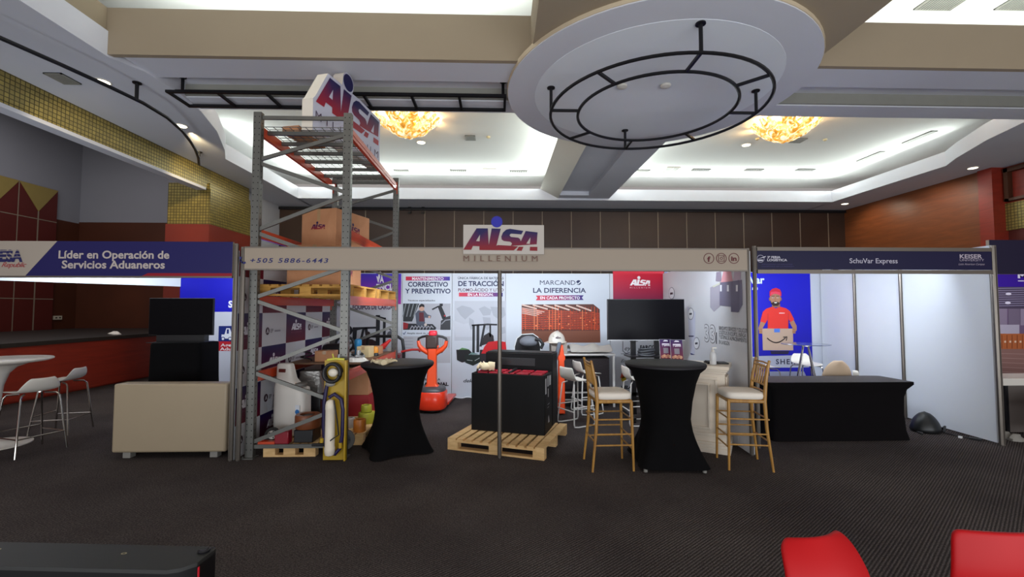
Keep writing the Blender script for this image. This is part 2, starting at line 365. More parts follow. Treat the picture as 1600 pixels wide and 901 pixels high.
for i in range(-6, 1):
    a = 14.384 + 1.145 * i
    mb.prism([(a - 1.145, 5.49), (a - .572, 4.716), (a, 5.49)], M, 0, .012, GOLDP)
    mb.rect(a - .593, 1.12, a - .551, 4.727, M, .006, None, SEAM); mb.rect(a - 1.16, 1.12, a - 1.13, 5.47, M, .006, None, SEAM)
for z in (4.472, 2.066): mb.rect(3.2, z, 14.384, z + .025, M, .005, None, SEAM)
struct(mb.obj('trim_5'))
mb = MB(); mb.bx(-13.2, -9.16, 2, 15.2, 0, 1.06, RED_WOOD); mb.bx(-9.16, -9.1, 2, 15.2, .04, 1.06, RED_WOOD); mb.bx(-14.3, -9.06, 2, 15.25, 1.06, 1.14, STAGET)
struct(mb.obj('stage'))
mb = MB(); mb.bx(-13.97, -13.93, -.13, .13, -.06, .06, mat('cream_plastic', '#cfc4ae', .5)); mb.bx(-13.93, -13.925, -.09, -.03, -.02, .02, BLACK); mb.bx(-13.93, -13.925, .03, .09, -.02, .02, BLACK)
o = mb.obj('wall_socket', bevel=.01); o.location = (0, 14.62, 1.50)
tag(o, 'small cream socket plate low on the red stage wall', 'socket')

# ceiling fields and dropped beams
mb = MB(); mb.bx(-7.42, 12.72, 7.7, 15.37, 6.041, 6.147, LITC); mb.bx(-7.42, 12.72, 0.0, 7.7, 6.5, 6.6, LITC); mb.bx(-7.42, 12.72, 7.7, 7.75, 6.1, 6.5, LITC); struct(mb.obj('ceiling'))
mb = MB(); mb.bx(-14.84, -7.42, 0.0, 15.476, 7.525, 7.631, GREYW); mb.bx(-7.526, -7.42, 0.0, 15.476, 5.193, 7.525, GREYW); struct(mb.obj('ceiling_stage'))
Z0 = fr((0, 0, 0), (1, 0, 0), (0, 1, 0))
def edge(xm, sgn):                    # free edge of the side soffits: straight, then a bulge at the cross beam
    P = [(8.427, 13.886), (8.459, 10.26), (8.14, 9.71), (7.653, 8.65), (7.388, 7.79), (7.282, 6.996), (7.335, 6.466), (7.526, 6.095), (7.568, .53)]
    return [(xm + sgn * a, b) for a, b in P]
def soffit(name, poly, hi, holes=()):
    m = MB(); m.prism(poly, Z0, 5.193, hi, SOFF); return struct(m.obj(name, smooth=30))
LE = edge(2.226, -1); RE = edge(2.226, 1)
soffit('ceiling_soffit_left', [(-7.42, .53), *LE[::-1], (LE[0][0], 15.05), (-7.42, 15.05)], 5.543)
soffit('ceiling_soffit_right', [(12.3, 15.05), (RE[0][0], 15.05), *RE, (12.3, .53)], 5.543)
mb = MB(); mb.bx(-6.254, 10.706, 13.886, 15.052, 5.193, 5.543, SOFF); struct(mb.obj('ceiling_soffit_back'))
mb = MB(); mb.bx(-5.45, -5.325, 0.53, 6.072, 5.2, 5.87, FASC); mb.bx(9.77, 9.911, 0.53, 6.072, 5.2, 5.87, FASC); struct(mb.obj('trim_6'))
mb = MB()                             # cross beam: near strip, groove, far strip
mb.bx(-5.141, 9.858, 6.15, 6.678, 5.225, 5.511, SOFF); mb.bx(-5.141, 9.858, 7.314, 7.738, 5.225, 5.543, SOFF); mb.bx(-5.141, 9.858, 6.678, 7.314, 5.426, 5.511, SOFF)
mb.bx(-5.141, 9.858, 7.272, 7.314, 5.246, 5.426, GRILL)
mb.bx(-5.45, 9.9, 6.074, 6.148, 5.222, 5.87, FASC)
mb.bx(-5.141, 9.858, 6.148, 7.717, 5.511, 5.543, SOFF)
struct(mb.obj('ceiling_beam_cross'))
mb = MB()                             # long beam to the back wall, with a shallow groove
mb.prism([(1.30, 5.543), (1.855, 5.246), (1.855, 5.543)], fr((0, 13.886, 0), (1, 0, 0), (0, 0, 1)), 0, 6.148, WHITE); mb.bx(2.756, 3.466, 7.738, 13.886, 5.246, 5.543, SOFF); mb.bx(1.855, 2.756, 7.738, 13.886, 5.373, 5.543, SOFF); mb.bx(1.856, 2.755, 13.5, 13.885, 5.25, 5.373, SOFF)
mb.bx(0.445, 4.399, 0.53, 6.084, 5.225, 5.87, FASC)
struct(mb.obj('ceiling_beam_long'))
mb = MB()
C = (2.385, 6.837)
mb.lathe([(2.247, 5.161), (2.247, 5.236)], SOFF, 72, (*C, 0)); mb.lathe([(2.258, 5.177), (2.258, 5.246)], mat('lit_disc_edge_paint', '#cdbb9f', .85), 72, (*C, 0))  # disc rim gets a lighter beige to stand for its lit edge
mb.lathe([(1.823, 5.156), (1.823, 5.161)], mat('disc_paint', '#e2e5ea', .85, var=.04, scale=1.5), 72, (*C, 0))
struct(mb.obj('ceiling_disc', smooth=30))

def vent(label, x, y, z, sx, sy, rz=0, n=8):
    t = thing('ceiling_vent', label, 'vent', (x, y, z), rz, 'ceiling vents')
    m = MB(); m.bx(-sx / 2, sx / 2, -sy / 2, sy / 2, -.012, 0, GRILLD); m.obj('backing', t)
    m = MB()
    for a, b, c, d in ((-sx / 2, sx / 2, -sy / 2, -sy / 2 + .02), (-sx / 2, sx / 2, sy / 2 - .02, sy / 2), (-sx / 2, -sx / 2 + .02, -sy / 2, sy / 2), (sx / 2 - .02, sx / 2, -sy / 2, sy / 2)): m.bx(a, b, c, d, -.02, 0, GRILL)
    m.obj('frame', t)
    m = MB()
    for i in range(1, n): m.bx(-sx / 2 + sx * i / n - .012, -sx / 2 + sx * i / n + .012, -sy / 2 + .02, sy / 2 - .02, -.018, -.006, GRILL)
    m.obj('louvre', t)
ZC = 6.041
for px, py, sx, sy, rz, lab in ((627, 266, .46, .16, 0, 'flat grey vent on the lit ceiling behind the rack top beam'), (716, 266, .5, .16, 0, 'flat grey vent on the lit ceiling above the mark on the fascia'),
        (810, 267, .55, .16, 0, 'flat grey vent on the lit ceiling just left of the long beam'), (1005, 266, .4, .16, 0, 'flat grey vent half hidden behind the long beam'),
        (1095, 265, .55, .16, 0, 'flat grey vent right of the grey hatch on the lit ceiling'), (1178, 265, .55, .16, 0, 'flat grey vent below and left of the right chandelier'),
        (1258, 265, .55, .16, 0, 'flat grey vent at the end of the rear row, right of the right chandelier'), (1360, 244, .16, .8, 0, 'long vent near the slanting right edge, the farther of two'),
        (1436, 214, .16, .8, 0, 'long vent near the slanting right edge, the nearer of two'), (735, 215, .25, .3, 0, 'small square vent right of the left chandelier'), (1247, 219, .3, .3, 0, 'small square vent under the right chandelier')):
    p = zp(px, py, ZC); vent(lab, p[0], p[1], ZC, sx, sy, rz)
for px, lab in ((1470, 'broad grey vent at the top edge of the photo, in the front ceiling field'), (1598, 'broad grey vent cut by the top right corner of the photo')):
    p = zp(px, 5, 6.5); vent(lab, p[0], p[1], 6.5, .6, .3, 0, 14)
p = zp(98, 122, 5.193); vent('grey vent in the low soffit beside the gold band', p[0], p[1], 5.193, .26, .32)
for px, py, lab in ((1048, 265, 'grey square hatch with a cross bar beside the long beam'), (765, 267, 'pale square hatch on the lit ceiling left of the long beam')):
    p = zp(px, py, ZC); t = thing('ceiling_hatch', lab, 'hatch', (p[0], p[1], ZC))
    g = GRILL if px > 900 else WHITE
    mb = MB(); mb.bx(-.19, .19, -.24, .24, -.015, 0, g); mb.obj('panel', t, bevel=.004)
    mb = MB()
    for a, b, c, d in ((-.21, .21, -.26, -.24), (-.21, .21, .24, .26), (-.21, -.19, -.24, .24), (.19, .21, -.24, .24)): mb.bx(a, b, c, d, -.022, 0, WHITE)
    if px > 900: mb.bx(-.01, .01, -.24, .24, -.022, 0, WHITE)
    mb.obj('frame', t)
def downlight(px, py, z, r, lab):
    p = zp(px, py, z); t = thing('downlight', lab, 'ceiling light', (p[0], p[1], z), 0, 'recessed downlights')
    m = MB(); m.lathe([(r * 1.25, -.012), (r * 1.25, 0)], WHITE, 24); m.obj('rim', t)
    m = MB(); m.lathe([(r * .4, -.02), (r, -.015), (r, -.012)], GLOW, 24); m.obj('lens', t)
downlight(160, 127, 5.193, .09, 'round recessed lamp in the left soffit nearest the curved rail stem'); downlight(283, 196, 5.193, .09, 'round recessed lamp in the left soffit near the end of the curved rail')
downlight(1520, 262, 5.193, .09, 'round recessed lamp in the right soffit, the nearer one'); downlight(1320, 318, 5.193, .09, 'round recessed lamp in the right soffit at the far corner')
downlight(658, 222, ZC, .1, 'round lamp on the ceiling just right of the left chandelier'); downlight(1166, 226, ZC, .1, 'round lamp on the ceiling just left of the right chandelier')
DULL = mat('cream_fitting', '#d8c79a', .5)
for px, py, z, lab in ((1183, 216, ZC, 'tiny cream sprinkler left of the right chandelier'), (1289, 217, ZC, 'tiny cream sprinkler right of the right chandelier'), (763, 213, ZC, 'tiny cream sprinkler between left chandelier and long beam'),
                       (972, 133, 5.156, 'white round smoke detector on the ceiling disc, left one'), (1040, 132, 5.156, 'white round smoke detector at the middle of the ceiling disc')):
    p = zp(px, py, z); m = MB(); k = 1.6 if z < 5.5 else 1.
    m.lathe([(.02 * k, -.05), (.045 * k, -.035), (.05 * k, -.01), (.03 * k, 0)], DULL if k == 1 else WHITE, 16)
    o = m.obj('sprinkler' if k == 1 else 'smoke_detector'); o.location = (p[0], p[1], z); tag(o, lab, 'sprinkler' if k == 1 else 'smoke detector')

# black steel lighting frames hung from the ceiling
RC = (2.385, 6.678); RZ = 4.80
t = thing('ring_frame', 'black steel double ring hanging under the ceiling disc', 'lighting frame', (*RC, RZ))
for r, nm in ((1.59, 'outer_ring'), (1.166, 'inner_ring')):
    mb = MB(); mb.tube([(r * math.cos(2 * PI * i / 72), r * math.sin(2 * PI * i / 72), 0) for i in range(72)], .024, BLACK, 6, True); mb.obj(nm, t)
for i in range(8):
    a = PI / 2 + i * PI / 4; mb = MB(); mb.bar((1.166 * math.cos(a), 1.166 * math.sin(a), 0), (1.59 * math.cos(a), 1.59 * math.sin(a), 0), .035, .035, BLACK); mb.obj('spoke', t)
for i in range(4):
    a = i * PI / 2; mb = MB(); mb.cyl((1.59 * math.cos(a), 1.59 * math.sin(a), 0), (1.59 * math.cos(a), 1.59 * math.sin(a), 5.16 - RZ), .024, BLACK, n=10)
    mb.lathe([(.06, 5.14 - RZ), (.06, 5.156 - RZ)], BLACK, 16, (1.59 * math.cos(a), 1.59 * math.sin(a), 0)); mb.obj('stem', t)
t = thing('ladder_frame', 'black steel ladder-shaped frame hanging under the cross beam', 'lighting frame', (-5.205, 7.017, 5.177))
for y in (0, .503):
    mb = MB(); mb.bar((0, y, 0), (5.32, y, 0), .045, .045, BLACK); mb.obj('rail', t)
for i in range(8):
    x = min(5.3, .02 + .758 * i); mb = MB(); mb.bar((x, 0, 0), (x, .503, 0), .04, .04, BLACK); mb.obj('cross_bar', t)
for x in (.23, 5.27):
    mb = MB(); mb.cyl((x, .03, 0), (x, .03, .249), .024, BLACK, n=10); mb.lathe([(.05, .232), (.05, .247)], BLACK, 14, (x, .03, 0)); mb.obj('stem', t)
t = thing('curved_rail', 'black steel rail curving under the low left soffit', 'lighting frame', (0, 0, 4.928))
P = [(-6.095, 4.134), (-5.936, 4.77), (-5.788, 5.3), (-5.65, 5.83), (-5.533, 6.36), (-5.448, 6.89), (-5.47, 7.42), (-5.618, 7.992), (-5.809, 8.48), (-6.0, 8.904), (-6.254, 9.381), (-6.551, 9.858)]
mb = MB(); mb.tube([(*p, 0) for p in P], .026, BLACK, 8); mb.obj('rail', t)
for x, y in ((-5.46, 6.78), (-6.52, 9.80)):
    mb = MB(); mb.cyl((x, y, 0), (x, y, .265), .026, BLACK, n=10); mb.lathe([(.06, .247), (.06, .263)], BLACK, 14, (x, y, 0)); mb.obj('stem', t)
for px in (640, 661):
    p = yp(px, 319, 14.95); mb = MB(); mb.bx(-.05, .05, -.03, .0, -.12, -.08, BLACK); mb.bx(.03, .05, -.03, .0, -.12, .08, BLACK); mb.bx(-.05, .05, -.03, .0, .06, .1, BLACK)
    o = mb.obj('partition_hook'); o.location = (p[0], 14.98, 5.09); tag(o, 'small black hook on the top of the dark partition, ' + ('left' if px < 650 else 'right') + ' of two', 'hook', 'partition hooks')

# chandeliers: amber glass petals in tiers
def _amber(nt, b, tc, c0, c1, es):
    N, K = nt.nodes, nt.links; n = N.new('ShaderNodeTexNoise'); n.inputs['Scale'].default_value = 5; n.inputs['Detail'].default_value = 3; n.inputs['Distortion'].default_value = 2.5
    K.new(tc.outputs['Object'], n.inputs['Vector']); r = _ramp(nt, [(.36, c0), (.5, c1), (.62, '#fff2cf')]); K.new(n.outputs[0], r.inputs[0])
    K.new(r.outputs[0], b.inputs['Base Color']); K.new(r.outputs[0], b.inputs['Emission Color']); b.inputs['Emission Strength'].default_value = es
AMBER = node_mat('amber_glass', lambda nt, b, tc: _amber(nt, b, tc, '#c8842a', '#f2b64e', .62), .25)
AMBERL = node_mat('amber_glass_pale', lambda nt, b, tc: _amber(nt, b, tc, '#e0a548', '#fbd98e', .78), .25)
def chandelier(x, y, lab):
    t = thing('chandelier', lab, 'chandelier', (x, y, ZC), 0, 'amber glass ceiling chandeliers')
    rnd = random.Random(3)
    for q in range(4):
        l = bpy.data.lights.new('chandelier_bulb', 'POINT'); l.energy = 38; l.color = WARM; l.shadow_soft_size = .07
        o = bpy.data.objects.new('chandelier_bulb', l); COL.objects.link(o); o.location = (x + .5 * math.cos(q * PI / 2 + .4), y + .5 * math.sin(q * PI / 2 + .4), ZC - .16)
    m = MB(); m.lathe([(.03, -.47), (.12, -.45), (.28, -.32), (.40, -.2), (.42, -.15)], AMBER, 24); m.obj('bowl', t)
    for tier, (n, r0, z0, r1, z1, w) in enumerate(((9, .05, -.47, .36, -.29, .15), (13, .22, -.39, .54, -.18, .17), (17, .38, -.27, .68, -.06, .18))):
        for i in range(n):
            a = 2 * PI * (i + .5 * (tier % 2)) / n + rnd.uniform(-.08, .08); g = []
            dz = rnd.uniform(-.03, .03)
            for k in range(6):
                u = k / 5; r = r0 + (r1 - r0) * u; z = z0 + (z1 - z0) * u ** 1.3 - .03 * math.sin(PI * u) + dz * u; hw = w * (.35 + .65 * math.sin(PI * min(.93, u * .8 + .2)) ** .7) / 2
                row = []
                for q in (-1, -.5, 0, .5, 1):
                    rr = r + .02 * (1 - q * q) ; b = a + q * hw / max(r, .12)
                    row.append((rr * math.cos(b), rr * math.sin(b), z + .03 * (abs(q) - .5) + (.03 * (1 - abs(q)) if k == 5 else 0)))
                g.append(row)
            m = MB(); m.loft(g, AMBERL if (i + tier) % 3 == 0 else AMBER, (False, False), closed=False); m.obj('glass_petal', t, solid=.012)
chandelier(-2.01, 9.75, 'amber glass petal chandelier above the rack, left of the long beam')
chandelier(6.47, 9.75, 'amber glass petal chandelier right of the ceiling disc')
# ------------------------------------------------------------------ exhibition booths: posts, fascias, printed walls
ALU = mat('aluminium_profile', '#7b736b', .35, metal=.75, var=.04)
ALUD = mat('aluminium_groove', '#4e4843', .5, metal=.5)
PANELW = mat('white_laminate', '#d5d8dc', .4, var=.015)
TAPE = mat('beige_vinyl', '#9a8b7b', .5, var=.02, scale=2)
def post(label, x, y, h, w=.045):
    t = thing('booth_post', label, 'post', (x, y, 0), 0, 'booth posts')
    m = MB(); r = w / 2; q = r * .45
    P = [(r, -q), (r, q), (q, r), (-q, r), (-r, q), (-r, -q), (-q, -r), (q, -r)]
    m.prism(P, Z0, .012, h, ALU); m.obj('profile', t)
    m = MB()
    for sx in (-1, 1):
        for a in (0, 1): m.box(((0, sx * r, h / 2) if a else (sx * r, 0, h / 2)), ((.008, .004, h - .04) if a else (.004, .008, h - .04)), ALUD)
    m.obj('groove', t)
    m = MB(); m.lathe([(r * 1.1, 0), (r * 1.1, .012)], ALUD, 16); m.obj('foot', t)
YF = 5.43
post('grey booth post at the left end of the beige fascia', -3.06, 5.44, 2.52, .05)
post('grey booth post left of the checkered wall, carrying the blue fascia', -3.145, 5.44, 2.56, .05)
post('grey booth post standing in front of the black battery', 0.012, 5.435, 2.27, .045)
post('grey booth post at the right end of the beige fascia', 3.085, 5.45, 2.53, .045)
post('grey booth post behind the right wooden stool, left end of the dark blue fascia', 3.335, 5.73, 2.6, .045)
post('grey booth post at the front end of the plain white side wall', 6.56, 5.73, 2.62, .06)

# beige fascia of the middle booth
t = thing('fascia_board', 'long beige fascia with a phone number and round social icons', 'booth fascia', (0, 0, 0))
mb = MB(); mb.bx(-3.03, 3.06, 5.41, 5.45, 2.255, 2.515, TAPE)
M = fr((0, 5.41, 0), (1, 0, 0), (0, 0, 1)); NAVY = '#2a2a62'
def P(px, py, Y=5.41): return yp(px, py, Y)
a, b = P(391, 410), P(513, 410); mb.text('+505 5886-6443', a[0], b[0], a[1], .052, M, .003, NAVY, bold=.018, shear=.18, space=1.25)
c = P(378.5, 407); mb.stroke([(c[0] - .022, c[1] + .035), (c[0] - .02, c[1] + .005), (c[0] + .0, c[1] - .022), (c[0] + .03, c[1] - .03)], .018, M, .003, NAVY)
mb.stroke([(c[0] - .028, c[1] + .038), (c[0] - .012, c[1] + .034)], .022, M, .0035, NAVY); mb.stroke([(c[0] + .022, c[1] - .03), (c[0] + .036, c[1] - .022)], .022, M, .0035, NAVY)
RD = '#5b1f26'
for px, ch in ((1107.5, 'f'), (1127, ''), (1146.5, 'in')):
    c = P(px, 403.5); mb.ring2(c[0], c[1], .066, .008, M, .003, RD, 28)
    if ch == 'f': mb.text('f', c[0] - .02, c[0] + .02, c[1] - .04, .06, M, .003, RD, bold=.04)
    elif ch: mb.text('in', c[0] - .034, c[0] + .034, c[1] - .03, .055, M, .003, RD, bold=.04)
    else:
        for q in ([(-.035, -.035), (.035, -.035), (.035, .035), (-.035, .035), (-.035, -.035)],): mb.stroke([(c[0] + i, c[1] + j) for i, j in q], .007, M, .003, RD)
        mb.ring2(c[0], c[1], .018, .007, M, .003, RD, 18); mb.disc(c[0] + .022, c[1] + .022, .005, M, .003, RD, 8)
mb.obj('board', t)
for z in (2.25, 2.515):
    mb = MB(); mb.bx(-3.03, 3.06, 5.405, 5.455, z - .008, z + .008, ALU); mb.obj('rail', t)
# letter board on the fascia
t = thing('letter_board', 'white board with blue to red letters rising above the beige fascia', 'sign', (0, 0, 0))
a, b = P(724, 351, 5.39), P(850, 388, 5.39)
mb = MB(); mb.bx(a[0], b[0], 5.385, 5.403, 2.44, a[1], mat('white_foam_board', '#b9b0a8', .5, var=.02)); mb.obj('board', t)
M2 = fr((0, 5.38, 0), (1, 0, 0), (0, 0, 1)); x0, x1 = P(724, 390, 5.38)[0], P(840, 390, 5.38)[0]; zb = P(780, 391, 5.38)[1]
mb = MB(); logo(mb, M2, x0, zb, x1 - x0, .0, vgrad(zb + .03, zb + .2, '#86161e', '#1a1850'), name=False, depth=.02)
k = (x1 - x0) / 1275; mb.prism([(x0 + 572 * k + 98 * k * math.cos(i * PI / 14), zb + 495 * k + 98 * k * math.sin(i * PI / 14)) for i in range(28)], M2, -.02, .001, PR, '#2e2ea0'); mb.obj('lettering', t)
mb = MB(); a, b = P(724, 407.5, 5.38), P(840, 407.5, 5.38); mb.text('MILLENIUM', a[0], b[0], a[1], .066, M2, -.012, '#6f5046', space=1.9); mb.bx(a[0] + .002, b[0], 5.394, 5.405, a[1] - .004, a[1] - .002, TAPE); mb.obj('caption', t)

# blue fascia of the left booth
t = thing('fascia_board', 'blue and white fascia of the left booth with two lines of white text', 'booth fascia', (0, 0, 0))
YL = 5.42; M = fr((0, YL, 0), (1, 0, 0), (0, 0, 1))
zt, zb = P(200, 377, YL)[1], P(200, 431, YL)[1]; xr = -3.173
mb = MB(); mb.bx(-7.2, xr, YL, YL + .03, zb, zt, mat('fascia_core', '#9a8b7b', .5))
mb.rect(-7.2, zb, xr, zt, M, .002, '#a69a8e')
mb.flat([(P(90, 378, YL)[0], zt), (P(40, 431, YL)[0], zb), (xr, zb), (xr, zt)], M, .004, '#1d1955')
mb.flat([(P(222, 431, YL)[0], zb), (xr, zb), (xr, zb + .035), (P(232, 426, YL)[0], zb + .035)], M, .006, '#8c1024')
def line(mb, s, px0, px1, py, h, Y, M, w, col, **k):
    a, b = yp(px0, py, Y), yp(px1, py, Y); mb.text(s, a[0], b[0], (a[1] + b[1]) / 2, h, M, w, col, **k)
line(mb, 'Líder en Operación de', 92, 265, 403.5, .088, YL, M, .006, '#b8aca6', bold=.025)
line(mb, 'Servicios Aduaneros', 97, 258, 419, .088, YL, M, .006, '#b8aca6', bold=.025)
line(mb, 'ESA', 0, 36, 408, .125, YL, M, .006, '#232355', bold=.05)
for i in range(3): mb.stroke([(P(-2, 402 - 5 * i, YL)[0], P(-2, 402 - 5 * i, YL)[1]), (P(38, 401 - 5 * i, YL)[0], P(38, 401 - 5 * i, YL)[1])], .006, M, .007, '#a69a8e')
line(mb, 'Republic', 3, 42, 417, .055, YL, M, .006, '#a02c36', shear=.45, space=.9)
mb.obj('board', t)
mb = MB(); mb.bx(-7.2, xr, YL - .005, YL + .035, zb - .02, zb, ALU); mb.obj('rail', t)

# rear of the left booth
LW = MAT = None
mb = MB(); mb.bx(-5.57, -3.22, 8.0, 8.05, 0, 2.42, PANELW); M = fr((0, 8.0, 0), (1, 0, 0), (0, 0, 1))
zs = yp(340, 487, 8.0)[1]
mb.rect(-5.57, zs, -3.22, 2.42, M, .003, '#1414b8'); mb.rect(-5.57, 0, -3.22, zs, M, .003, '#cfd0dc')
a, b = yp(341, 548, 8.0), yp(375, 509, 8.0)
mid = yp(341, 533, 8.0)[1]
mb.rect(a[0], mid, b[0], b[1], M, .006, '#1a2a74'); mb.rect(a[0], a[1], b[0], mid, M, .006, '#c01f2e')
c = yp(352, 525, 8.0); mb.rect(c[0] - .06, c[1] - .04, c[0] + .14, c[1] + .03, M, .009, '#e8e8f0'); mb.flat([(c[0] - .01, c[1] + .03), (c[0] + .12, c[1] + .03), (c[0] + .08, c[1] + .14), (c[0] + .02, c[1] + .14)], M, .009, '#e8e8f0')
mb.rect(c[0] + .03, c[1] + .045, c[0] + .065, c[1] + .12, M, .011, '#1a2a74')
for dx in (-.03, .09): mb.disc(c[0] + dx, c[1] - .045, .035, M, .012, '#1a2a74'); mb.disc(c[0] + dx, c[1] - .045, .022, M, .014, '#e8e8f0')
line(mb, 'Agenc', 345, 372, 541, .05, 8.0, M, .009, '#f0e8ea', bold=.02); line(mb, 'Aduan', 344, 372, 547, .05, 8.0, M, .009, '#f0e8ea', bold=.02)
line(mb, 'S', 357, 364, 480, .11, 8.0, M, .006, '#eeeeff', bold=.04)
tag(mb.obj('wall_panel'), 'bright blue over white printed back wall behind the left television', 'wall panel')
mb = MB(); d = Vector((-1.45, -1.85)).normalized(); n = Vector((-d.y, d.x))
A = Vector((-5.57, 8.0)); B = A + d * 3.2
mb.bar((A.x, A.y, 2.3), (B.x, B.y, 2.3), .03, .26, mat('white_fascia', '#dfe6ef', .5, var=.01)); 
tag(mb.obj('fascia_board'), 'plain white fascia slanting away behind the blue one', 'booth fascia')

# checkered side wall of the middle booth
XL = -3.12
mb = MB(); mb.bx(XL - .04, XL, 5.46, 9.05, 0, 2.48, PANELW); M = fr((XL, 0, 0), (0, 1, 0), (0, 0, 1))
yb = [5.46, 6.02, 6.69, 7.35, 8.03, 8.66]; zb_ = [0.0, .39, .835, 1.28, 1.725, 2.17, 2.48]
for c in range(5):
    for r in range(6):
        y0, y1, z0, z1 = yb[c], yb[c + 1], zb_[r], zb_[r + 1]; ym, zm = (y0 + y1) / 2, z0 + .22
        if c == 0: ym = 5.70
        if (c + r) % 2:
            f0 = z0 if r else z1 - .445
            mb.rect(y0, z0, y1, z1, M, .003, vgrad(z0 + .08, z1 - .05, '#6a1428', '#1e1b52') if r < 5 else '#6a1428')
            if r < 5: logo(mb, M, ym - .17, zm - .04, .34, .006, '#e6e2ea', name=True, dot='#e6e2ea', ncol='#96606e')
        else:
            mb.rect(y0, z0, y1, z1, M, .003, '#cfd0d6')
            if r < 5:
                if c % 2 == 0 or r % 2:
                    e = ym - (.12 if c == 0 else .2); mb.disc(e, zm - .02, .052, M, .006, '#3a2030'); mb.flat([(e - .03, zm - .045), (e, zm + .02), (e + .03, zm - .045), (e + .012, zm - .045), (e, zm - .015), (e - .012, zm - .045)], M, .008, '#cfd0d6')
                    if c: mb.text('EP', e + .08, e + .15, zm - .045, .05, M, .006, '#55505a', bold=.01); mb.rect(e + .19, zm - .04, e + .36, zm - .015, M, .006, '#9a98a2')
                else:
                    mb.flat([(ym - .22, zm - .03), (ym - .16, zm + .03), (ym + .2, zm + .02), (ym + .12, zm - .02)], M, .006, '#7d7b86'); mb.rect(ym + .02, zm - .055, ym + .16, zm - .035, M, .006, '#9a98a2')
mb.rect(8.66, 0, 9.05, 2.48, M, .003, '#b9bcc6')
tag(mb.obj('wall_panel'), 'checkered white and blue-red side wall with repeated logos beside the rack', 'wall panel')

# ---- back wall of the middle booth: five printed panels
YB = 9.1; MW = fr((0, YB, 0), (1, 0, 0), (0, 0, 1))
def Q(px, py): return yp(px, py, YB)
def panel(px0, px1, label, base, edges=True):
    m = MB(); x0, x1 = Q(px0, 500)[0], Q(px1, 500)[0]
    m.bx(x0 + .004, x1 - .004, YB, YB + .04, 0, 2.5, PANELW); m.rect(x0 + .006, 0.01, x1 - .006, 2.49, MW, .002, base)
    m.done = lambda: tag(m.obj('poster_panel'), label, 'poster', 'back wall posters'); return m
def R(m, x0, y0, x1, y1, w, col): a, b = Q(x0, y1), Q(x1, y0); m.rect(a[0], a[1], b[0], b[1], MW, w, col)
def G(m, pts, w, col): m.flat([Q(*p) for p in pts], MW, w, col)
def K(m, pts, t, w, col): m.stroke([Q(*p) for p in pts], t, MW, w, col)
def D(m, x, y, r, w, col, n=18): c = Q(x, y); m.disc(c[0], c[1], r * .013, MW, w, col, n)
def L(m, s, x0, x1, y, h, w, col, **k): a, b = Q(x0, y), Q(x1, y); m.text(s, a[0], b[0], a[1], h * .013, MW, w, col, **k)
# 1 violet poster behind the rack
m = panel(523, 628, 'violet-topped poster with a grey forklift, seen through the rack', '#c9cad2')
a, b = Q(540, 475), Q(628, 418); m.rect(a[0], a[1], b[0] - .01, 2.49, MW, .004, vgrad(a[1], 2.45, '#a02c8c', '#4a3cc8'))
L(m, 'VA', 588, 600, 441, 9, .006, '#f2eef8', bold=.04); K(m, [(591, 435), (594, 425), (597, 430)], .03, .007, '#f2eef8')
L(m, 'ENCIA', 588, 619, 453, 9, .006, '#f2eef8', bold=.04); L(m, 'NIVEL', 590, 618, 464, 9, .006, '#f2eef8', bold=.04)
L(m, 'EQUIPOS DE CARGA', 551, 614, 483, 6.5, .006, '#45204e', bold=.03)
DK = '#26262c'
G(m, [(551, 511), (590, 510), (592, 513), (566, 514), (558, 516), (556, 541), (551, 541)], .006, DK); K(m, [(562, 540), (568, 514)], .05, .006, DK); K(m, [(574, 528), (572, 513)], .06, .006, DK)
R(m, 587, 492, 594, 545, .007, DK); R(m, 598, 496, 603, 545, .007, DK); K(m, [(588, 494), (602, 498)], .04, .007, DK)
G(m, [(556, 534), (566, 528), (582, 530), (590, 534), (592, 546), (552, 546)], .006, '#3a2426'); D(m, 575, 521, 3.5, .008, '#3a2a2a'); K(m, [(578, 525), (606, 512), (618, 520)], .03, .008, '#55565c'); D(m, 610, 522, 5, .006, '#60616a')
D(m, 543, 516, 8, .006, '#202024'); D(m, 543, 516, 4, .008, '#b8bac2')
m.done()
# 2 maintenance poster
m = panel(628, 706, 'poster headed by a red-blue ribbon with a mechanic at work on a machine', '#cbd0da')
a, b = Q(634, 438), Q(703, 432); m.rect(a[0], a[1], b[0], b[1], MW, .005, hgrad(a[0], b[0], '#d02840', '#2a2a9a'))
L(m, 'MANTENIMIENTO', 644, 693, 437.3, 4.3, .008, '#f0eef4', bold=.015); L(m, 'CORRECTIVO', 637.5, 700, 447.5, 7, .006, '#1d2552', bold=.025); L(m, 'Y PREVENTIVO', 633, 704, 458, 7, .006, '#1d2552', bold=.025)
L(m, 'Técnicos especializados', 637, 680, 470.3, 2.3, .006, '#3a3a44', bold=.02)
R(m, 630, 474, 704, 515, .004, '#a9a9b2'); G(m, [(630, 474), (655, 474), (644, 502), (630, 502)], .006, '#2a2d30')
for i in range(4): K(m, [(634 + 6 * i, 475), (630 + 5.5 * i, 494)], .022, .008, '#777c80')
G(m, [(649, 490), (653, 485), (662, 484), (668, 491), (674, 493), (673, 497), (664, 496), (664, 503), (667, 510), (651, 508)], .007, '#4c5160'); G(m, [(655, 488), (662, 488), (663, 502), (655, 502)], .009, '#5c1a26')
D(m, 659, 482, 4, .009, '#c49a86'); G(m, [(655, 481), (655, 477), (659, 474), (663, 476), (663.5, 480), (659, 478.5)], .011, '#1d1a1c'); D(m, 665, 507, 2.2, .010, '#c8b8b0'); D(m, 671, 495, 1.8, .010, '#c49a86')
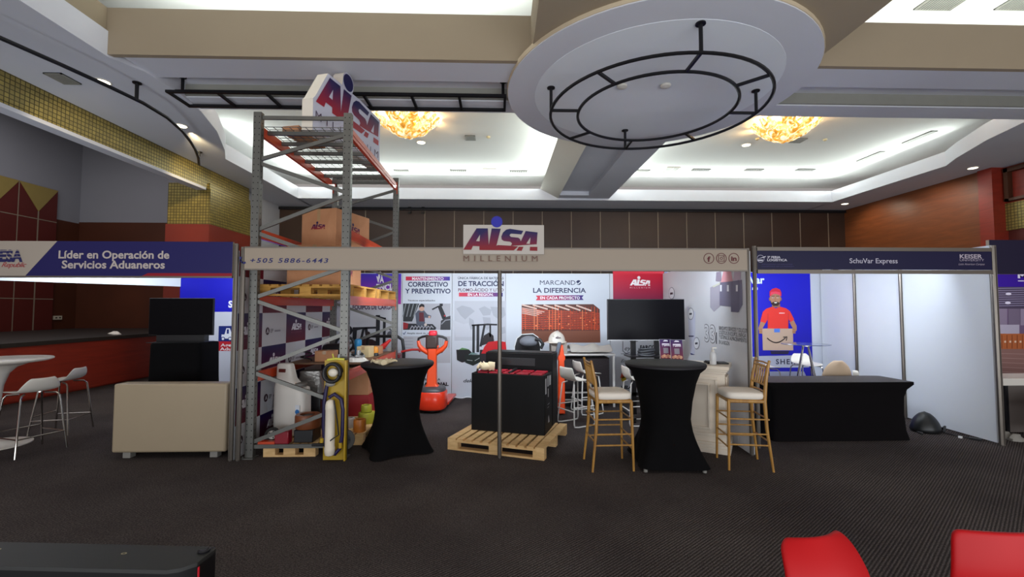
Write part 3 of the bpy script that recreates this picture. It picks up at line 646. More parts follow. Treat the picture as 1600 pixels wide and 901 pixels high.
G(m, [(684, 479), (690, 478), (697, 494), (695, 499), (691, 498)], .007, '#1c1d22'); K(m, [(676, 483), (684, 479), (691, 477)], .03, .009, '#1c1d22'); R(m, 687, 474, 692, 477, .009, '#1c1d22'); D(m, 695, 493, 1.3, .011, '#b02030')
G(m, [(689, 501), (697, 495), (704, 493), (704, 515), (688, 515)], .007, '#33343a'); K(m, [(690, 506), (696, 500), (704, 499)], .02, .009, '#888a92')
G(m, [(630, 505), (676, 506), (682, 512), (680, 515), (630, 515)], .0065, '#23232a')
for i in range(7): K(m, [(641 + 5 * i, 514), (644 + 5 * i, 509), (647 + 5 * i, 512)], .02, .009, '#9a9aa4')
G(m, [(630, 503), (638, 505), (637, 513), (630, 514)], .0085, '#8c2028')
K(m, [(630, 520), (631.5, 522), (634, 518)], .012, .006, '#2a3a6a')
L(m, 'Amplio stock de repuestos', 636, 684, 521.5, 2.4, .006, '#3a3a44', bold=.02)
R(m, 630, 525, 704, 567, .004, '#b2b1b8')
for i in range(6): K(m, [(686 + 3 * i, 527), (686 + 3 * i, 543)], .012, .006, '#8f8f98')
for i in range(4): K(m, [(631, 528 + 5 * i), (645, 528 + 5 * i)], .012, .006, '#92929c')
G(m, [(668, 542), (676, 538), (681, 543), (684, 546), (688, 543), (691, 547), (684, 555), (678, 559), (670, 556), (667, 550)], .006, '#2c2a2e'); c = Q(686, 545); m.ring2(c[0], c[1], .03, .012, MW, .008, '#4a484c'); D(m, 690, 549, 2.3, .008, '#222222')
L(m, 'COBERTURA', 655, 688, 594, 3, .006, '#3a3a44', bold=.03); L(m, 'NACIONAL', 656, 701, 602.5, 5, .006, '#26262e', bold=.05)
m.done()
# 3 battery poster
m = panel(706, 790, 'poster about batteries with a red forklift over a grey world map', '#c6cad4')
L(m, 'ÚNICA FÁBRICA DE BATERÍAS', 715.5, 787, 436, 3.5, .006, '#3a4058', bold=.02); L(m, 'DE TRACCIÓN', 716, 787, 446.5, 7.3, .006, '#1d2552', bold=.03); L(m, 'PLOMO-ÁCIDO Y LITIO', 716, 787, 455, 4.6, .006, '#5a3450', bold=.015)
a, b = Q(717, 463), Q(785.5, 457); m.rect(a[0], a[1], b[0], b[1], MW, .005, hgrad(a[0], b[0], '#d02840', '#22227a')); L(m, 'EN LA REGIÓN.', 731, 771, 462, 4, .008, '#f0eef4', bold=.02)
R(m, 710, 470, 791, 532, .004, '#b7bac4')
for g in ([(713, 482), (722, 477), (735, 480), (742, 486), (732, 494), (727, 499), (720, 493)], [(733, 496), (740, 500), (741, 508), (736, 516), (733, 506)], [(748, 482), (757, 478), (768, 484), (766, 492), (755, 493)], [(754, 495), (766, 496), (768, 508), (761, 516), (756, 506)], [(766, 479), (788, 480), (790, 492), (781, 500), (771, 493)], [(779, 512), (789, 510), (790, 520), (782, 522)]): G(m, g, .006, '#a4a7b2')
for g in ([(708, 500), (724, 506), (738, 503), (738, 526), (712, 526)],): G(m, g, .0055, '#bfc2cc')
R(m, 738, 507, 742, 552, .008, DK); R(m, 744.5, 507, 749, 550, .008, DK); K(m, [(738, 508), (762, 506.5), (776, 507)], .035, .008, DK); K(m, [(757, 508), (751, 540)], .045, .008, DK); K(m, [(766, 508), (766, 525)], .035, .008, DK)
G(m, [(756, 524), (764, 519), (771, 524), (772, 533), (752, 540)], .008, '#2a2428'); G(m, [(757, 541), (763, 534), (778, 532), (790, 534), (792, 552), (752, 552)], .010, '#c81e26'); G(m, [(750, 546), (782, 546), (786, 568), (748, 566)], .009, '#2a2228'); D(m, 787, 556, 7, .011, '#222226'); D(m, 787, 556, 3, .013, '#a02028')
G(m, [(713, 546), (733, 546), (737, 550), (737, 562), (722, 566), (714, 562)], .010, '#1d1c20'); G(m, [(717, 546), (722, 543), (728, 544), (734, 546)], .012, '#5c8a54')
G(m, [(727, 554), (751, 554), (751, 565), (739, 571), (727, 566)], .012, '#1b2422'); G(m, [(732, 554), (737, 550), (749, 553)], .013, '#6c8a86'); K(m, [(730, 562), (738, 563)], .012, .014, '#a8b0b0'); K(m, [(742, 563), (749, 559)], .012, .014, '#a8b0b0')
L(m, 'deka', 724, 742, 597, 5, .006, '#3a3a40', shear=.3, bold=.02)
m.done()
# 4 rack project poster
m = panel(790, 953, 'poster with a picture of orange warehouse racking, right of the middle post', '#ccd2dc')
L(m, 'MARCAND', 843.5, 899, 444.8, 7, .006, '#1d2552', bold=.0); c = Q(904, 441.3); m.disc(c[0], c[1], .05, MW, .006, '#1d2552'); K(m, [(900.5, 442), (903, 443.5), (908, 439)], .018, .008, '#dfe4ee'); L(m, 'LA DIFERENCIA', 833, 915.5, 457, 7.2, .006, '#1d2552', bold=.02)
pts = [(837, 461.5), (912, 461), (909, 465), (912, 468.5), (837, 469), (840, 465)]; a, b = Q(837, 465), Q(912, 465); m.flat([Q(*p) for p in pts], MW, .005, hgrad(a[0], b[0], '#d02840', '#22227a')); L(m, 'EN CADA PROYECTO', 844, 906, 467.2, 4.2, .008, '#f0eef4', bold=.02)
G(m, [(815, 475.5), (927, 475), (937, 483), (938, 535), (815, 535)], .004, '#5c3228'); G(m, [(815, 517), (937.7, 516), (938, 535), (815, 535)], .006, '#7c4a38')
rr = random.Random(5)
for i in range(11): G(m, [(815, 482 + i * 3), (815, 483.2 + i * 3), (937, 490 + i * 2.4), (937, 489 + i * 2.4)], .0065, '#c8431f')
for i in range(26):
    x = 816 + i * 4.7; K(m, [(x, 477 + rr.uniform(0, 8)), (x, 515)], .014, .008, rr.choice(['#d2552a', '#8c2f1c', '#b03c20', '#e08050']))
for i in range(90):
    x, y = rr.uniform(816, 934), rr.uniform(486, 514); R(m, x, y, x + rr.uniform(1.2, 3.4), y + rr.uniform(.8, 1.8), .0075, rr.choice(['#e0602c', '#3a1c18', '#c04a24', '#f09060', '#6c2418']))
for i in range(6): K(m, [(816 + i * 17, 476 + i * .2), (838 + i * 17, 482 + i * .6)], .03, .009, '#d8b8ac')
for i in range(4): K(m, [(816, 481 + i * 2.6), (850 - i * 4, 487 + i * 2)], .02, .009, '#cfa598')
m.done()
# 5 red poster behind the television
m = panel(953, 1040, 'white panel with a red printed square and brand marks behind the right television', '#c9cbd2')
a, b = Q(958, 468), Q(1037, 421); m.rect(a[0], a[1], b[0], b[1], MW, .004, vgrad(a[1], b[1], '#8c2348', '#d3122c'))
a = Q(984, 446); logo(m, MW, a[0], a[1], .42, .006, '#f4eef0', dot='#f4eef0', ncol='#e0b8c0')
for q in ([(973, 533), (973, 548), (978, 552), (984, 550)], [(984, 533), (996, 533)]): K(m, q, .012, .006, '#3a3a42')
L(m, 'ey', 976, 986, 547, 7, .006, '#2c2c34', shear=.3); R(m, 970, 552, 985, 553, .006, '#77777f'); L(m, 'FARCO', 1000, 1024, 545, 5.5, .006, '#26262e', bold=.04)
K(m, [(998, 548), (1026, 548)], .01, .006, '#55555d'); L(m, 'Em', 970, 980, 566, 5, .006, '#44444c', shear=.4)
G(m, [(969, 590), (972, 580), (978, 578), (980, 586), (974, 591)], .006, '#d0481e'); G(m, [(978, 584), (982, 578), (986, 590), (983, 591)], .007, '#b01e2c'); D(m, 974.5, 592, 4, .006, '#c8a81c'); D(m, 976, 586, 2, .009, '#1c1c22')
L(m, 'HELA', 970, 987, 607, 4.5, .006, '#1c1c22', bold=.05, shear=.2)
m.done()

# right wall of the middle booth, slightly splayed
A, B = Vector((3.09, 5.47, 0)), Vector((3.36, 9.06, 0)); dv = (A - B).normalized(); LR = (A - B).length
MR = fr(B, dv, (0, 0, 1))
def V(px, py):                       # photo point -> (distance from the rear corner, height) on this wall
    d = _ray(px, py); n = dv.cross(Vector((0, 0, 1))); t = n.dot(B - Vector((0, 0, CAM_H))) / n.dot(d); p = Vector((0, 0, CAM_H)) + d * t
    return ((p - B).dot(dv), p.z)
mb = MB(); mb.bx(0, LR, 0, 2.5, -.04, 0, PANELW, M=MR); mb.rect(.005, .01, LR - .005, 2.49, MR, .002, '#cfd0d6')
def GR(pts, w, col): mb.flat([V(*p) for p in pts], MR, w, col)
def LRt(s, p, q, h, w, col, **k): a, b = V(*p), V(*q); mb.text(s, a[0], b[0], (a[1] + b[1]) / 2, h, MR, w, col, **k)
GR([(1110, 449), (1126, 441), (1126, 478), (1116, 487), (1110, 480)], .004, '#a9a5b4'); GR([(1125, 441), (1160, 437), (1161, 476), (1154, 488), (1143, 487), (1143, 479), (1125, 477)], .006, '#77738a'); GR([(1143, 440), (1156, 437), (1156, 487), (1143, 487)], .008, '#6c6880')
GR([(1113, 447), (1126, 441), (1126, 444), (1116, 449)], .008, '#c9cabc'); GR([(1127, 441), (1146, 439), (1143, 423), (1131, 424)], .008, '#d89aa2'); GR([(1119, 439), (1128, 440), (1127, 424), (1120, 425)], .007, '#8f8496'); GR([(1146, 438), (1158, 437), (1158, 424), (1148, 424)], .006, '#b9a3b4')
for x in (1126, 1137, 1151): GR([(x, 445), (x + 3, 445), (x + 3, 455), (x, 455)], .010, '#e2e2ea')
LRt('33', (1102, 534), (1118, 534), .25, .004, '#6a6870', bold=.035, ref=0.); LRt('33', (1102, 534), (1118, 534), .25, .006, '#d4d5db', bold=.005, ref=0.); GR([(1119, 519), (1120.5, 519), (1120.5, 537), (1119, 537)], .004, '#55535b')
for i, s in enumerate(('BRINDAMOS SERVICIOS Y SOLUCIONES', 'LOGÍSTICAS EN EQUIPOS, ENERGÍA', 'Y SISTEMAS DE ALMACENAMIENTO', 'EN LA REGIÓN')):
    x1 = (1172, 1166, 1167, 1140)[i]; yy = 516 + 7.2 * i; LRt(s, (1124, yy), (x1, yy + (x1 - 1124) * .06), .052, .004, '#2c2a34', bold=.0)
for x, y in ((1080, 490), (1089, 536), (1050, 458)):
    for r, col, w in ((6.4, '#6c6c78', .006), (5.7, '#dfe0e6', .008)): GR([(x + r * .72 * math.cos(k * PI / 10), y + r * 1.5 * math.sin(k * PI / 10)) for k in range(20)], w, col)
    GR([(x - 2, y - 1), (x + 2, y - 1.6), (x + 2, y + 1.4), (x - 2, y + 2)], .010, '#2a2a36')
GR([(1074, 478), (1087, 487), (1086, 552), (1079, 553)], .004, '#bfc2d6'); GR([(1076, 524), (1085, 524), (1084, 526), (1077, 526)], .007, '#2c2c60'); GR([(1079, 551), (1087, 554), (1080, 554)], .007, '#22226a')
tag(mb.obj('wall_panel'), 'white printed side wall with a pale battery picture and an outlined 33', 'wall panel')

# ---- right booth
YR = 5.72; M = fr((0, YR, 0), (1, 0, 0), (0, 0, 1))
a, b = yp(1178, 391, YR), yp(1549, 421.5, YR)
t = thing('fascia_board', 'dark blue fascia with white exhibitor name in a grey frame', 'booth fascia')
mb = MB(); mb.bx(3.365, 6.525, YR, YR + .02, b[1], a[1], mat('fascia_core', '#cdbfb0')); mb.rect(3.365, b[1], 6.525, a[1], M, .003, '#110d36')
line(mb, 'SchuVar Express', 1327, 1402, 411, .062, YR, M, .006, '#b9b4c4', bold=.01)
line(mb, '2ª FERIA', 1198.5, 1219, 403.2, .026, YR, M, .006, '#c8c4d0', bold=.03); line(mb, 'LOGÍSTICA', 1198.5, 1229.5, 407.8, .028, YR, M, .006, '#c8c4d0', bold=.03)
for i in range(2): line(mb, ('IMPULSANDO LA INDUSTRIA', 'LOGÍSTICA DE LA REGIÓN')[i], 1190, 1238 + i * 2, 413.6 + i * 3.4, .013, YR, M, .006, '#4a4474')
c = yp(1188, 404, YR); mb.ring2(c[0], c[1], .05, .006, M, .006, '#a8a4b8'); mb.flat([(c[0] - .045, c[1] - .005), (c[0] + .07, c[1] + .035), (c[0] + .06, c[1] + .018)], M, .008, '#c8c4d0'); mb.rect(c[0] - .04, c[1] - .03, c[0] + .03, c[1] - .012, M, .008, '#c8c4d0')
line(mb, 'KEISER', 1499, 1534, 403.5, .052, YR, M, .006, '#b4a8b4', bold=.02); line(mb, 'UNIVERSITY', 1499, 1537, 408, .03, YR, M, .006, '#a498a8'); line(mb, 'Latin American Campus', 1497, 1538, 414, .026, YR, M, .006, '#a498a8', shear=.4)
mb.obj('board', t)
for z in (b[1] - .03, a[1] + .02):
    mb = MB(); mb.bx(3.365, 6.525, YR - .012, YR + .03, z - .024, z + .024, ALU); mb.obj('rail', t)
# poster wall
YP = 9.2; M = fr((0, YP, 0), (1, 0, 0), (0, 0, 1)); x1 = 6.78
def Q2(px, py): return yp(px, py, YP)
mb = MB(); mb.bx(3.45, x1, YP, YP + .04, 0, 2.55, PANELW); mb.rect(3.46, 0.01, x1 - .004, 2.54, M, .002, vgrad(.3, 2.3, '#1b1790', '#1212c0'))
def g2(pts, w, col): mb.flat([Q2(*p) for p in pts], M, w, col)
def k2(pts, t, w, col): mb.stroke([Q2(*p) for p in pts], t, M, w, col)
def l2(s, x0, x1, y, h, w, col, **k): a, b = Q2(x0, y), Q2(x1, y); mb.text(s, a[0], b[0], a[1], h, M, w, col, **k)
l2('Var', 1170, 1194.5, 442.5, .15, .005, '#d8e8ff', bold=.03); l2('ss', 1175, 1184, 452.5, .07, .005, '#d8e8ff', bold=.05)
SK = '#a5785c'; SKD = '#8c5f48'
g2([(1206, 470), (1206, 480), (1219, 480), (1218, 470)], .005, SKD)
mb.flat([Q2(1211 + 8.2 * math.cos(k * PI / 14), 465.5 + 11 * math.sin(k * PI / 14)) for k in range(28)], M, .007, SK)
for x in (1202.6, 1219.6): mb.flat([Q2(x + 1.5 * math.cos(k * PI / 6), 467 + 3 * math.sin(k * PI / 6)) for k in range(12)], M, .0065, SKD)
g2([(1203.2, 468), (1205, 473), (1208, 471.5), (1211.5, 470.5), (1215, 471.5), (1217.6, 473), (1219.2, 468), (1218.4, 474), (1214.5, 477.6), (1208, 477.6), (1204.2, 474)], .009, '#33221e'); g2([(1208.8, 471.9), (1214, 471.9), (1212.6, 473.5), (1210.2, 473.5)], .011, '#eae2dc')
for x in (1207.4, 1214.8): g2([(x - 1.7, 465), (x, 463.8), (x + 1.7, 465), (x, 466)], .009, '#efe9e4'); g2([(x - .7, 465.6), (x - .7, 464.2), (x + .7, 464.2), (x + .7, 465.6)], .011, '#241a18'); k2([(x - 2.2, 462.4), (x + 2.2, 462.2)], .010, .010, '#2c1e1a')
k2([(1211, 465), (1210.2, 469), (1212.4, 469.3)], .008, .009, SKD)
g2([(1202, 463), (1202, 455), (1206, 451), (1212, 449.5), (1218, 452), (1220.4, 457), (1220.2, 463), (1216, 459.6), (1209, 458.6)], .012, '#c42338'); g2([(1203, 461), (1204, 456), (1211, 455), (1218, 456.5), (1219, 461.5), (1211, 458.4)], .013, '#d8445a')
RS = '#d8342c'
g2([(1206, 479), (1197, 482), (1191.5, 487), (1187.5, 502), (1196, 504.5), (1199.5, 498), (1199, 514), (1231, 514), (1231.5, 498), (1235, 503), (1240.5, 499), (1234, 486), (1228, 481.5), (1219, 479), (1212, 481.5)], .008, RS)
k2([(1199.5, 490), (1199.5, 512)], .012, .009, '#b82a26'); k2([(1231.5, 490), (1231, 512)], .012, .009, '#b82a26'); l2('amazon', 1217, 1225.5, 489.5, .022, .010, '#f0e4e0', bold=.03)
g2([(1188, 502), (1196, 504), (1190.5, 514), (1192, 522), (1187, 520), (1184.5, 513)], .007, SK); g2([(1233, 503), (1240, 500), (1244.5, 509), (1244.5, 516), (1240, 520), (1237.5, 519), (1238, 512)], .007, SK)
g2([(1190.5, 513), (1238.5, 513), (1239, 547), (1191.5, 547)], .010, '#b59a86'); g2([(1209, 513), (1218, 513), (1218, 519), (1209, 519)], .012, '#4a74c8'); g2([(1203, 548), (1233, 548), (1231, 553), (1205, 553)], .006, '#2a2440')
pts = [(1198.5 + 28 * k / 14, 527.5 + 7.2 * math.sin(PI * k / 14) ** .9 + (1 - k / 14) * .6) for k in range(15)]; k2(pts, .022, .012, '#231c1c'); k2([(1223.5, 526.4), (1229, 526), (1228, 531.5)], .020, .012, '#231c1c')
for x, s in ((1187, 1), (1241, -1)):
    for i in range(4): g2([(x - 1.6 * s, 513.6 + i * 1.9), (x + 3.6 * s, 513.2 + i * 1.9), (x + 3.8 * s, 514.8 + i * 1.9), (x - 1.4 * s, 515.2 + i * 1.9)], .013, SK if i % 2 else '#9a6d52')
g2([(1180, 556), (1253, 554.5), (1264, 562), (1264, 573.5), (1180, 574.5)], .005, '#a8a9b8'); l2('SHEIN', 1212, 1248, 568.5, .10, .008, '#26243a', bold=.02, space=1.25)
g2([(1180, 580), (1256, 580), (1259, 586), (1259, 598), (1180, 598)], .005, '#8e90a4')
mb.rect(6.535, .01, x1 - .004, 2.54, M, .004, '#c0c4d0')
tag(mb.obj('poster_panel'), 'royal blue poster of a courier in red carrying a parcel', 'poster')
for i, (y0, y1, lab) in enumerate(((8.2, 9.18, 'pale white wall panel right beside the blue courier poster'), (7.18, 8.2, 'white wall panel between the two grey wall posts'), (5.78, 7.18, 'broad white wall panel above the black helmet'))):
    xa = 6.56 + (y0 - 5.73) * .05; xb = 6.56 + (y1 - 5.73) * .05; m = MB(); m.add([(xa, y0 + .01, .02), (xb, y1 - .01, .02), (xb + .03, y1 - .01, .02), (xa + .03, y0 + .01, .02), (xa, y0 + .01, 2.55), (xb, y1 - .01, 2.55), (xb + .03, y1 - .01, 2.55), (xa + .03, y0 + .01, 2.55)], [(0, 1, 2, 3)[::-1], (4, 5, 6, 7), (0, 1, 5, 4)[::-1], (1, 2, 6, 5)[::-1], (2, 3, 7, 6)[::-1], (3, 0, 4, 7)[::-1]], PANELW)
    tag(m.obj('wall_panel'), lab, 'wall panel')
post('grey wall post at the far end of the plain white side wall', 6.665, 8.2, 2.57, .045); post('grey wall post in the middle of the plain white side wall', 6.615, 7.18, 2.57, .045)
mb = MB(); mb.bar((6.6, 5.78, 2.60), (6.75, 9.1, 2.60), .04, .06, mat('white_fascia', '#dfe6ef', .5)); tag(mb.obj('top_rail'), 'white top rail running back above the plain white side wall', 'rail')
# ---- booth at the far right
mb = MB(); M = fr((0, 5.86, 0), (1, 0, 0), (0, 0, 1)); a, b = yp(1553, 377, 5.86), yp(1553, 428, 5.86); mb.bx(6.66, 8.6, 5.86, 5.9, b[1], a[1] + .02, mat('fascia_core', '#cdbfb0')); mb.rect(6.66, b[1], 8.6, a[1] + .02, M, .003, '#16102e')
tag(mb.obj('fascia_board'), 'nearly black fascia at the right edge of the photo', 'booth fascia')
YQ = 7.6; M = fr((0, YQ, 0), (1, 0, 0), (0, 0, 1)); mb = MB(); xa = 7.9
mb.bx(xa, 10.6, YQ, YQ + .04, 0, 2.6, PANELW)
def Q3(px, py): return yp(px, py, YQ)
def g3(pts, w, col): mb.flat([Q3(*p) for p in pts], M, w, col)
mb.rect(xa, 1.05, 10.6, 2.6, M, .002, '#6f5a78'); g3([(1500, 400), (1720, 400), (1720, 448), (1500, 448)], .004, '#3a1a96'); g3([(1500, 448), (1720, 448), (1720, 482), (1500, 482)], .0045, '#4c4258')
for i in range(9): g3([(1550, 450 + i * 3.4), (1720, 447 + i * 3.4), (1720, 448.4 + i * 3.4), (1550, 451.2 + i * 3.4)], .006, '#8d84a0')
for x, y in ((1575, 459), (1574, 473), (1610, 463)): mb.flat([Q3(x + 4.5 * math.cos(k * PI / 8), y + 2 * math.sin(k * PI / 8)) for k in range(16)], M, .008, '#e6e0f2')
for x0, x1_, col in ((1555, 1573, '#8a7c92'), (1575, 1593, '#75687e'), (1594, 1640, '#94869c')): g3([(x0, 482), (x1_, 482), (x1_, 508), (x0, 508)], .006, col)
g3([(1550, 507), (1592, 507), (1592, 522), (1550, 522)], .007, '#b2aabc'); g3([(1550, 521), (1720, 521), (1720, 545), (1550, 545)], .008, '#b0623a')
for i in range(10): g3([(1556 + i * 8, 523), (1557 + i * 8, 523), (1557 + i * 8, 544), (1556 + i * 8, 544)], .010, '#7c3f24'); g3([(1560 + i * 8, 532), (1563 + i * 8, 532), (1563 + i * 8, 535), (1560 + i * 8, 535)], .010, '#e0c0a8')
g3([(1550, 545), (1720, 545), (1720, 590), (1550, 585)], .006, '#8c6862'); g3([(1550, 583), (1720, 596), (1720, 601), (1550, 588)], .008, '#b02838'); g3([(1550, 588), (1720, 601), (1720, 612), (1550, 612)], .007, '#c9b49c')
for i in range(5): g3([(1550, 551 + i * 7), (1720, 556 + i * 8), (1720, 557 + i * 8), (1550, 552 + i * 7)], .009, '#a88680')
a, b = Q3(1589.5, 434), Q3(1604, 434); mb.text('MA', a[0], a[0] + .33, a[1], .085, M, .008, '#e4e0f4', bold=.05); mb.rect(a[0], a[1] - .06, a[0] + .6, a[1] - .045, M, .008, '#e4e0f4')
tag(mb.obj('poster_panel'), 'violet poster of a warehouse hall at the right edge', 'poster')
mb = MB(); mb.tube([(-1.9 + .02 * i, 9.02 + .012 * math.sin(i * .5), .012 + .02 * abs(math.sin(i * .22)) ** 3) for i in range(80)], .011, mat('white_cable', '#e4e4ea', .5), 6); tag(mb.obj('floor_cable'), 'white cable lying along the foot of the poster wall', 'cable')
# ------------------------------------------------------------------ furniture
BCLOTH = mat('black_stretch_cloth', '#070608', .9, spec=.15, var=.15, scale=9, bump=.15, bscale=14)
BCLOTHT = mat('black_cloth_lit_top', '#222024', .6, spec=.3, var=.06, scale=5)  # same black cloth, coloured lighter where light falls on the top
CHROME = mat('chrome', '#b9b4ae', .18, metal=1., var=.03)
PLAST = mat('white_plastic', '#d9d3ca', .35, var=.02)
WSTEEL = mat('white_painted_steel', '#d8d4d0', .4, var=.02)
CREAM = mat('cream_leatherette', '#a39279', .5, var=.04, scale=3, bump=.04, bscale=30)
CUSH = mat('cream_cushion', '#ece2d6', .8, var=.03, bump=.05, bscale=20)
GREYP = mat('grey_plastic_foot', '#8b8781', .5)
BPLAST = mat('black_plastic', '#141317', .4, var=.1)
SCREEN = mat('dark_screen', '#050408', .3, var=.0, spec=.12)
STEEL = mat('galvanised_steel', '#706f6b', .42, metal=.75, var=.14, scale=12)
ORANGEP = mat('orange_powder_coat', '#c8421c', .4, var=.06, scale=3, coat=.2)

def cover_mesh(cz=.0, n=64, r=.455, h=1.13, waist=.275, foot=.51, lift=.03, turn=PI / 4):
    m = MB(); R = []
    prof = [(h - .028, r), (h - .05, r - .012), (h - .10, r - .07), (h - .22, r - .115), (h * .62, waist + .02), (h * .45, waist)]
    for z, q in prof: R.append([(q * math.cos(2 * PI * j / n), q * math.sin(2 * PI * j / n), z) for j in range(n)])
    for k in range(1, 9):
        u = k / 8; row = []
        for j in range(n):
            a = 2 * PI * j / n; c = abs(math.cos(2 * (a - turn))) ** 3 
            c4 = max(0, math.cos(4 * (a - turn))); c4 = ((1 + math.cos(4 * (a - turn))) / 2) ** 2.2
            q = waist + (foot * .70 - waist) * u ** 1.2 + (foot * .30) * c4 * u ** 1.4
            z = h * .45 * (1 - u) + lift * (1 - c4) * u ** 2 + cz * c4 * u ** 2
            row.append((q * math.cos(a), q * math.sin(a), max(.012, z)))
        R.append(row)
    m.loft(R[::-1], BCLOTH, (False, False))
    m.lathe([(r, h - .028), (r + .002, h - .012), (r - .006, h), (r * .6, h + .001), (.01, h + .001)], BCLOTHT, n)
    return m
def bar_table(x, y, rz, lab_t, lab_c, h, cz=.0, fr_=.40):
    t = thing('bar_table', lab_t, 'bar table', (x, y, 0), rz)
    m = MB(); m.lathe([(.44, h - .03), (.44, h - .006)], GREYP, 40); m.obj('tabletop', t)
    m = MB(); m.cyl((0, 0, .12), (0, 0, h - .03), .03, GREYP); m.obj('column', t)
    for i in range(4):
        a = PI / 4 + i * PI / 2; m = MB(); m.tube([(0, 0, .16), (.2 * math.cos(a), .2 * math.sin(a), .09), (fr_ * math.cos(a), fr_ * math.sin(a), .05)], .02, GREYP)
        m.cyl((fr_ * math.cos(a), fr_ * math.sin(a), .0), (fr_ * math.cos(a), fr_ * math.sin(a), .06), .022, GREYP); m.obj('leg', t)
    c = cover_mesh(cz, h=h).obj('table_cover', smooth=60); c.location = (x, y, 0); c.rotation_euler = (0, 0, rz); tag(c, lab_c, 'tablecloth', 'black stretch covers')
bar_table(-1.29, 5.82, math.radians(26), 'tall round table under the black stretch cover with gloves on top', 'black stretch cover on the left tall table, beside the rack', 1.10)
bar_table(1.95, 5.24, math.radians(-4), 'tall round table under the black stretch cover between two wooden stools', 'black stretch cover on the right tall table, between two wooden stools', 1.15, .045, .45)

def gloves(label, x, y, z, rz, k=1., zs=1.):
    GL = mat('cream_cotton', '#e6d4b0', .9, var=.05, bump=.2, bscale=40)
    t = thing('work_gloves', label, 'gloves', (x, y, z), rz, 'cream cotton work gloves')
    for g, (ox, oy, a) in enumerate(((-.055, .0, .3), (.06, .015, -.5))):
        m = MB(at(ox, oy, 0, a)); 
        m.ell((0, 0, .028), (.055 * k, .062 * k, .026), GL, 14, 8); m.tube([(0, -.05, .03), (0, -.1, .035), (0, -.13, .03)], .03, GL, 10, radii=[.036, .032, .036])
        for i in range(4):
            fx = -.04 + .027 * i; L = (.07, .085, .08, .06)[i]
            m.tube([(fx, .03, .03), (fx * 1.15, .03 + L * .6, .05 - .012 * (i % 2)), (fx * 1.3, .03 + L, .022)], .013, GL, 8, radii=[.014, .013, .010])
        m.tube([(.045, -.01, .03), (.08, .02, .04), (.095, .05, .025)], .013, GL, 8, radii=[.015, .013, .010])
        m.obj('glove', t, smooth=80)
    t.scale = (1, 1, zs)
gloves('cream cotton gloves lying on the black left tall table', -1.42, 5.6, 1.103, .4)

# gilded bar chairs
def chiavari():
    t = thing('bar_chair', 'gilded wooden bar chair with cream cushion left of the right tall table', 'bar chair', (0, 0, 0), 0, 'gilded bar chairs')
    # local: faces +Y, back at -Y
    for sx in (-1, 1):
        m = MB(); m.tube([(sx * .21, .21, 0), (sx * .195, .195, .76)], .017, BAMBOO, 10, radii=[.013, .019]); m.obj('leg', t)
        m = MB(); m.tube([(sx * .215, -.25, 0), (sx * .195, -.2, .45), (sx * .19, -.185, .76), (sx * .185, -.205, .98), (sx * .18, -.245, 1.19)], .018, BAMBOO, 10, radii=[.013, .018, .021, .018, .014]); m.ell((sx * .18, -.247, 1.195), (.017, .017, .014), BAMBOO, 10, 6); m.obj('back_leg', t)
    m = MB(); m.bx(-.205, .205, -.195, .205, .735, .775, BAMBOO); m.obj('seat_frame', t, bevel=.012)
    m = MB(); R = []
    for z, q in ((.775, .93), (.785, 1.0), (.815, 1.03), (.84, 1.0), (.85, .9), (.853, .5)):
        R.append([((1 if math.cos(a) > 0 else -1) * .215 * q * abs(math.cos(a)) ** .45, (1 if math.sin(a) > 0 else -1) * .21 * q * abs(math.sin(a)) ** .45 + .005, z) for a in [2 * PI * (j + .5) / 40 for j in range(40)]])
    m.loft(R, CUSH); m.obj('seat_cushion', t, smooth=70)
    for z, k in ((.28, 1), (.40, 1), (.56, 1)):
        for sx in (-1, 1): m = MB(); u = sx * (.21 - z * .018); m.cyl((u, .205 - z * .015, z), (u, -.235 + z * .06, z), .009, BAMBOO); m.obj('stretcher', t)
    for z in (.24, .36, .56): m = MB(); m.cyl((-.2, .2, z), (.2, .2, z), .009, BAMBOO); m.obj('stretcher', t)
    for z in (.32, .56): m = MB(); m.cyl((-.2, -.22, z), (.2, -.22, z), .009, BAMBOO); m.obj('stretcher', t)
    for z, y in ((.86, -.19), (.93, -.197), (1.13, -.23), (1.17, -.238)): m = MB(); m.tube([(-.185, y, z), (0, y - .012, z + .004), (.185, y, z)], .010, BAMBOO, 8); m.obj('back_rail', t)
    for i in range(5): x = -.12 + .06 * i; m = MB(); m.cyl((x, -.205, .93), (x, -.245, 1.15), .008, BAMBOO, n=8); m.obj('spindle', t)
    return t
c0 = chiavari(); c0.location = (1.27, 5.17, 0); c0.rotation_euler = (0, 0, -PI / 2 + .03)
dup(c0, (2.79, 5.14, 0), PI / 2 - .16, 'gilded wooden bar chair with cream cushion in front of the white counter')

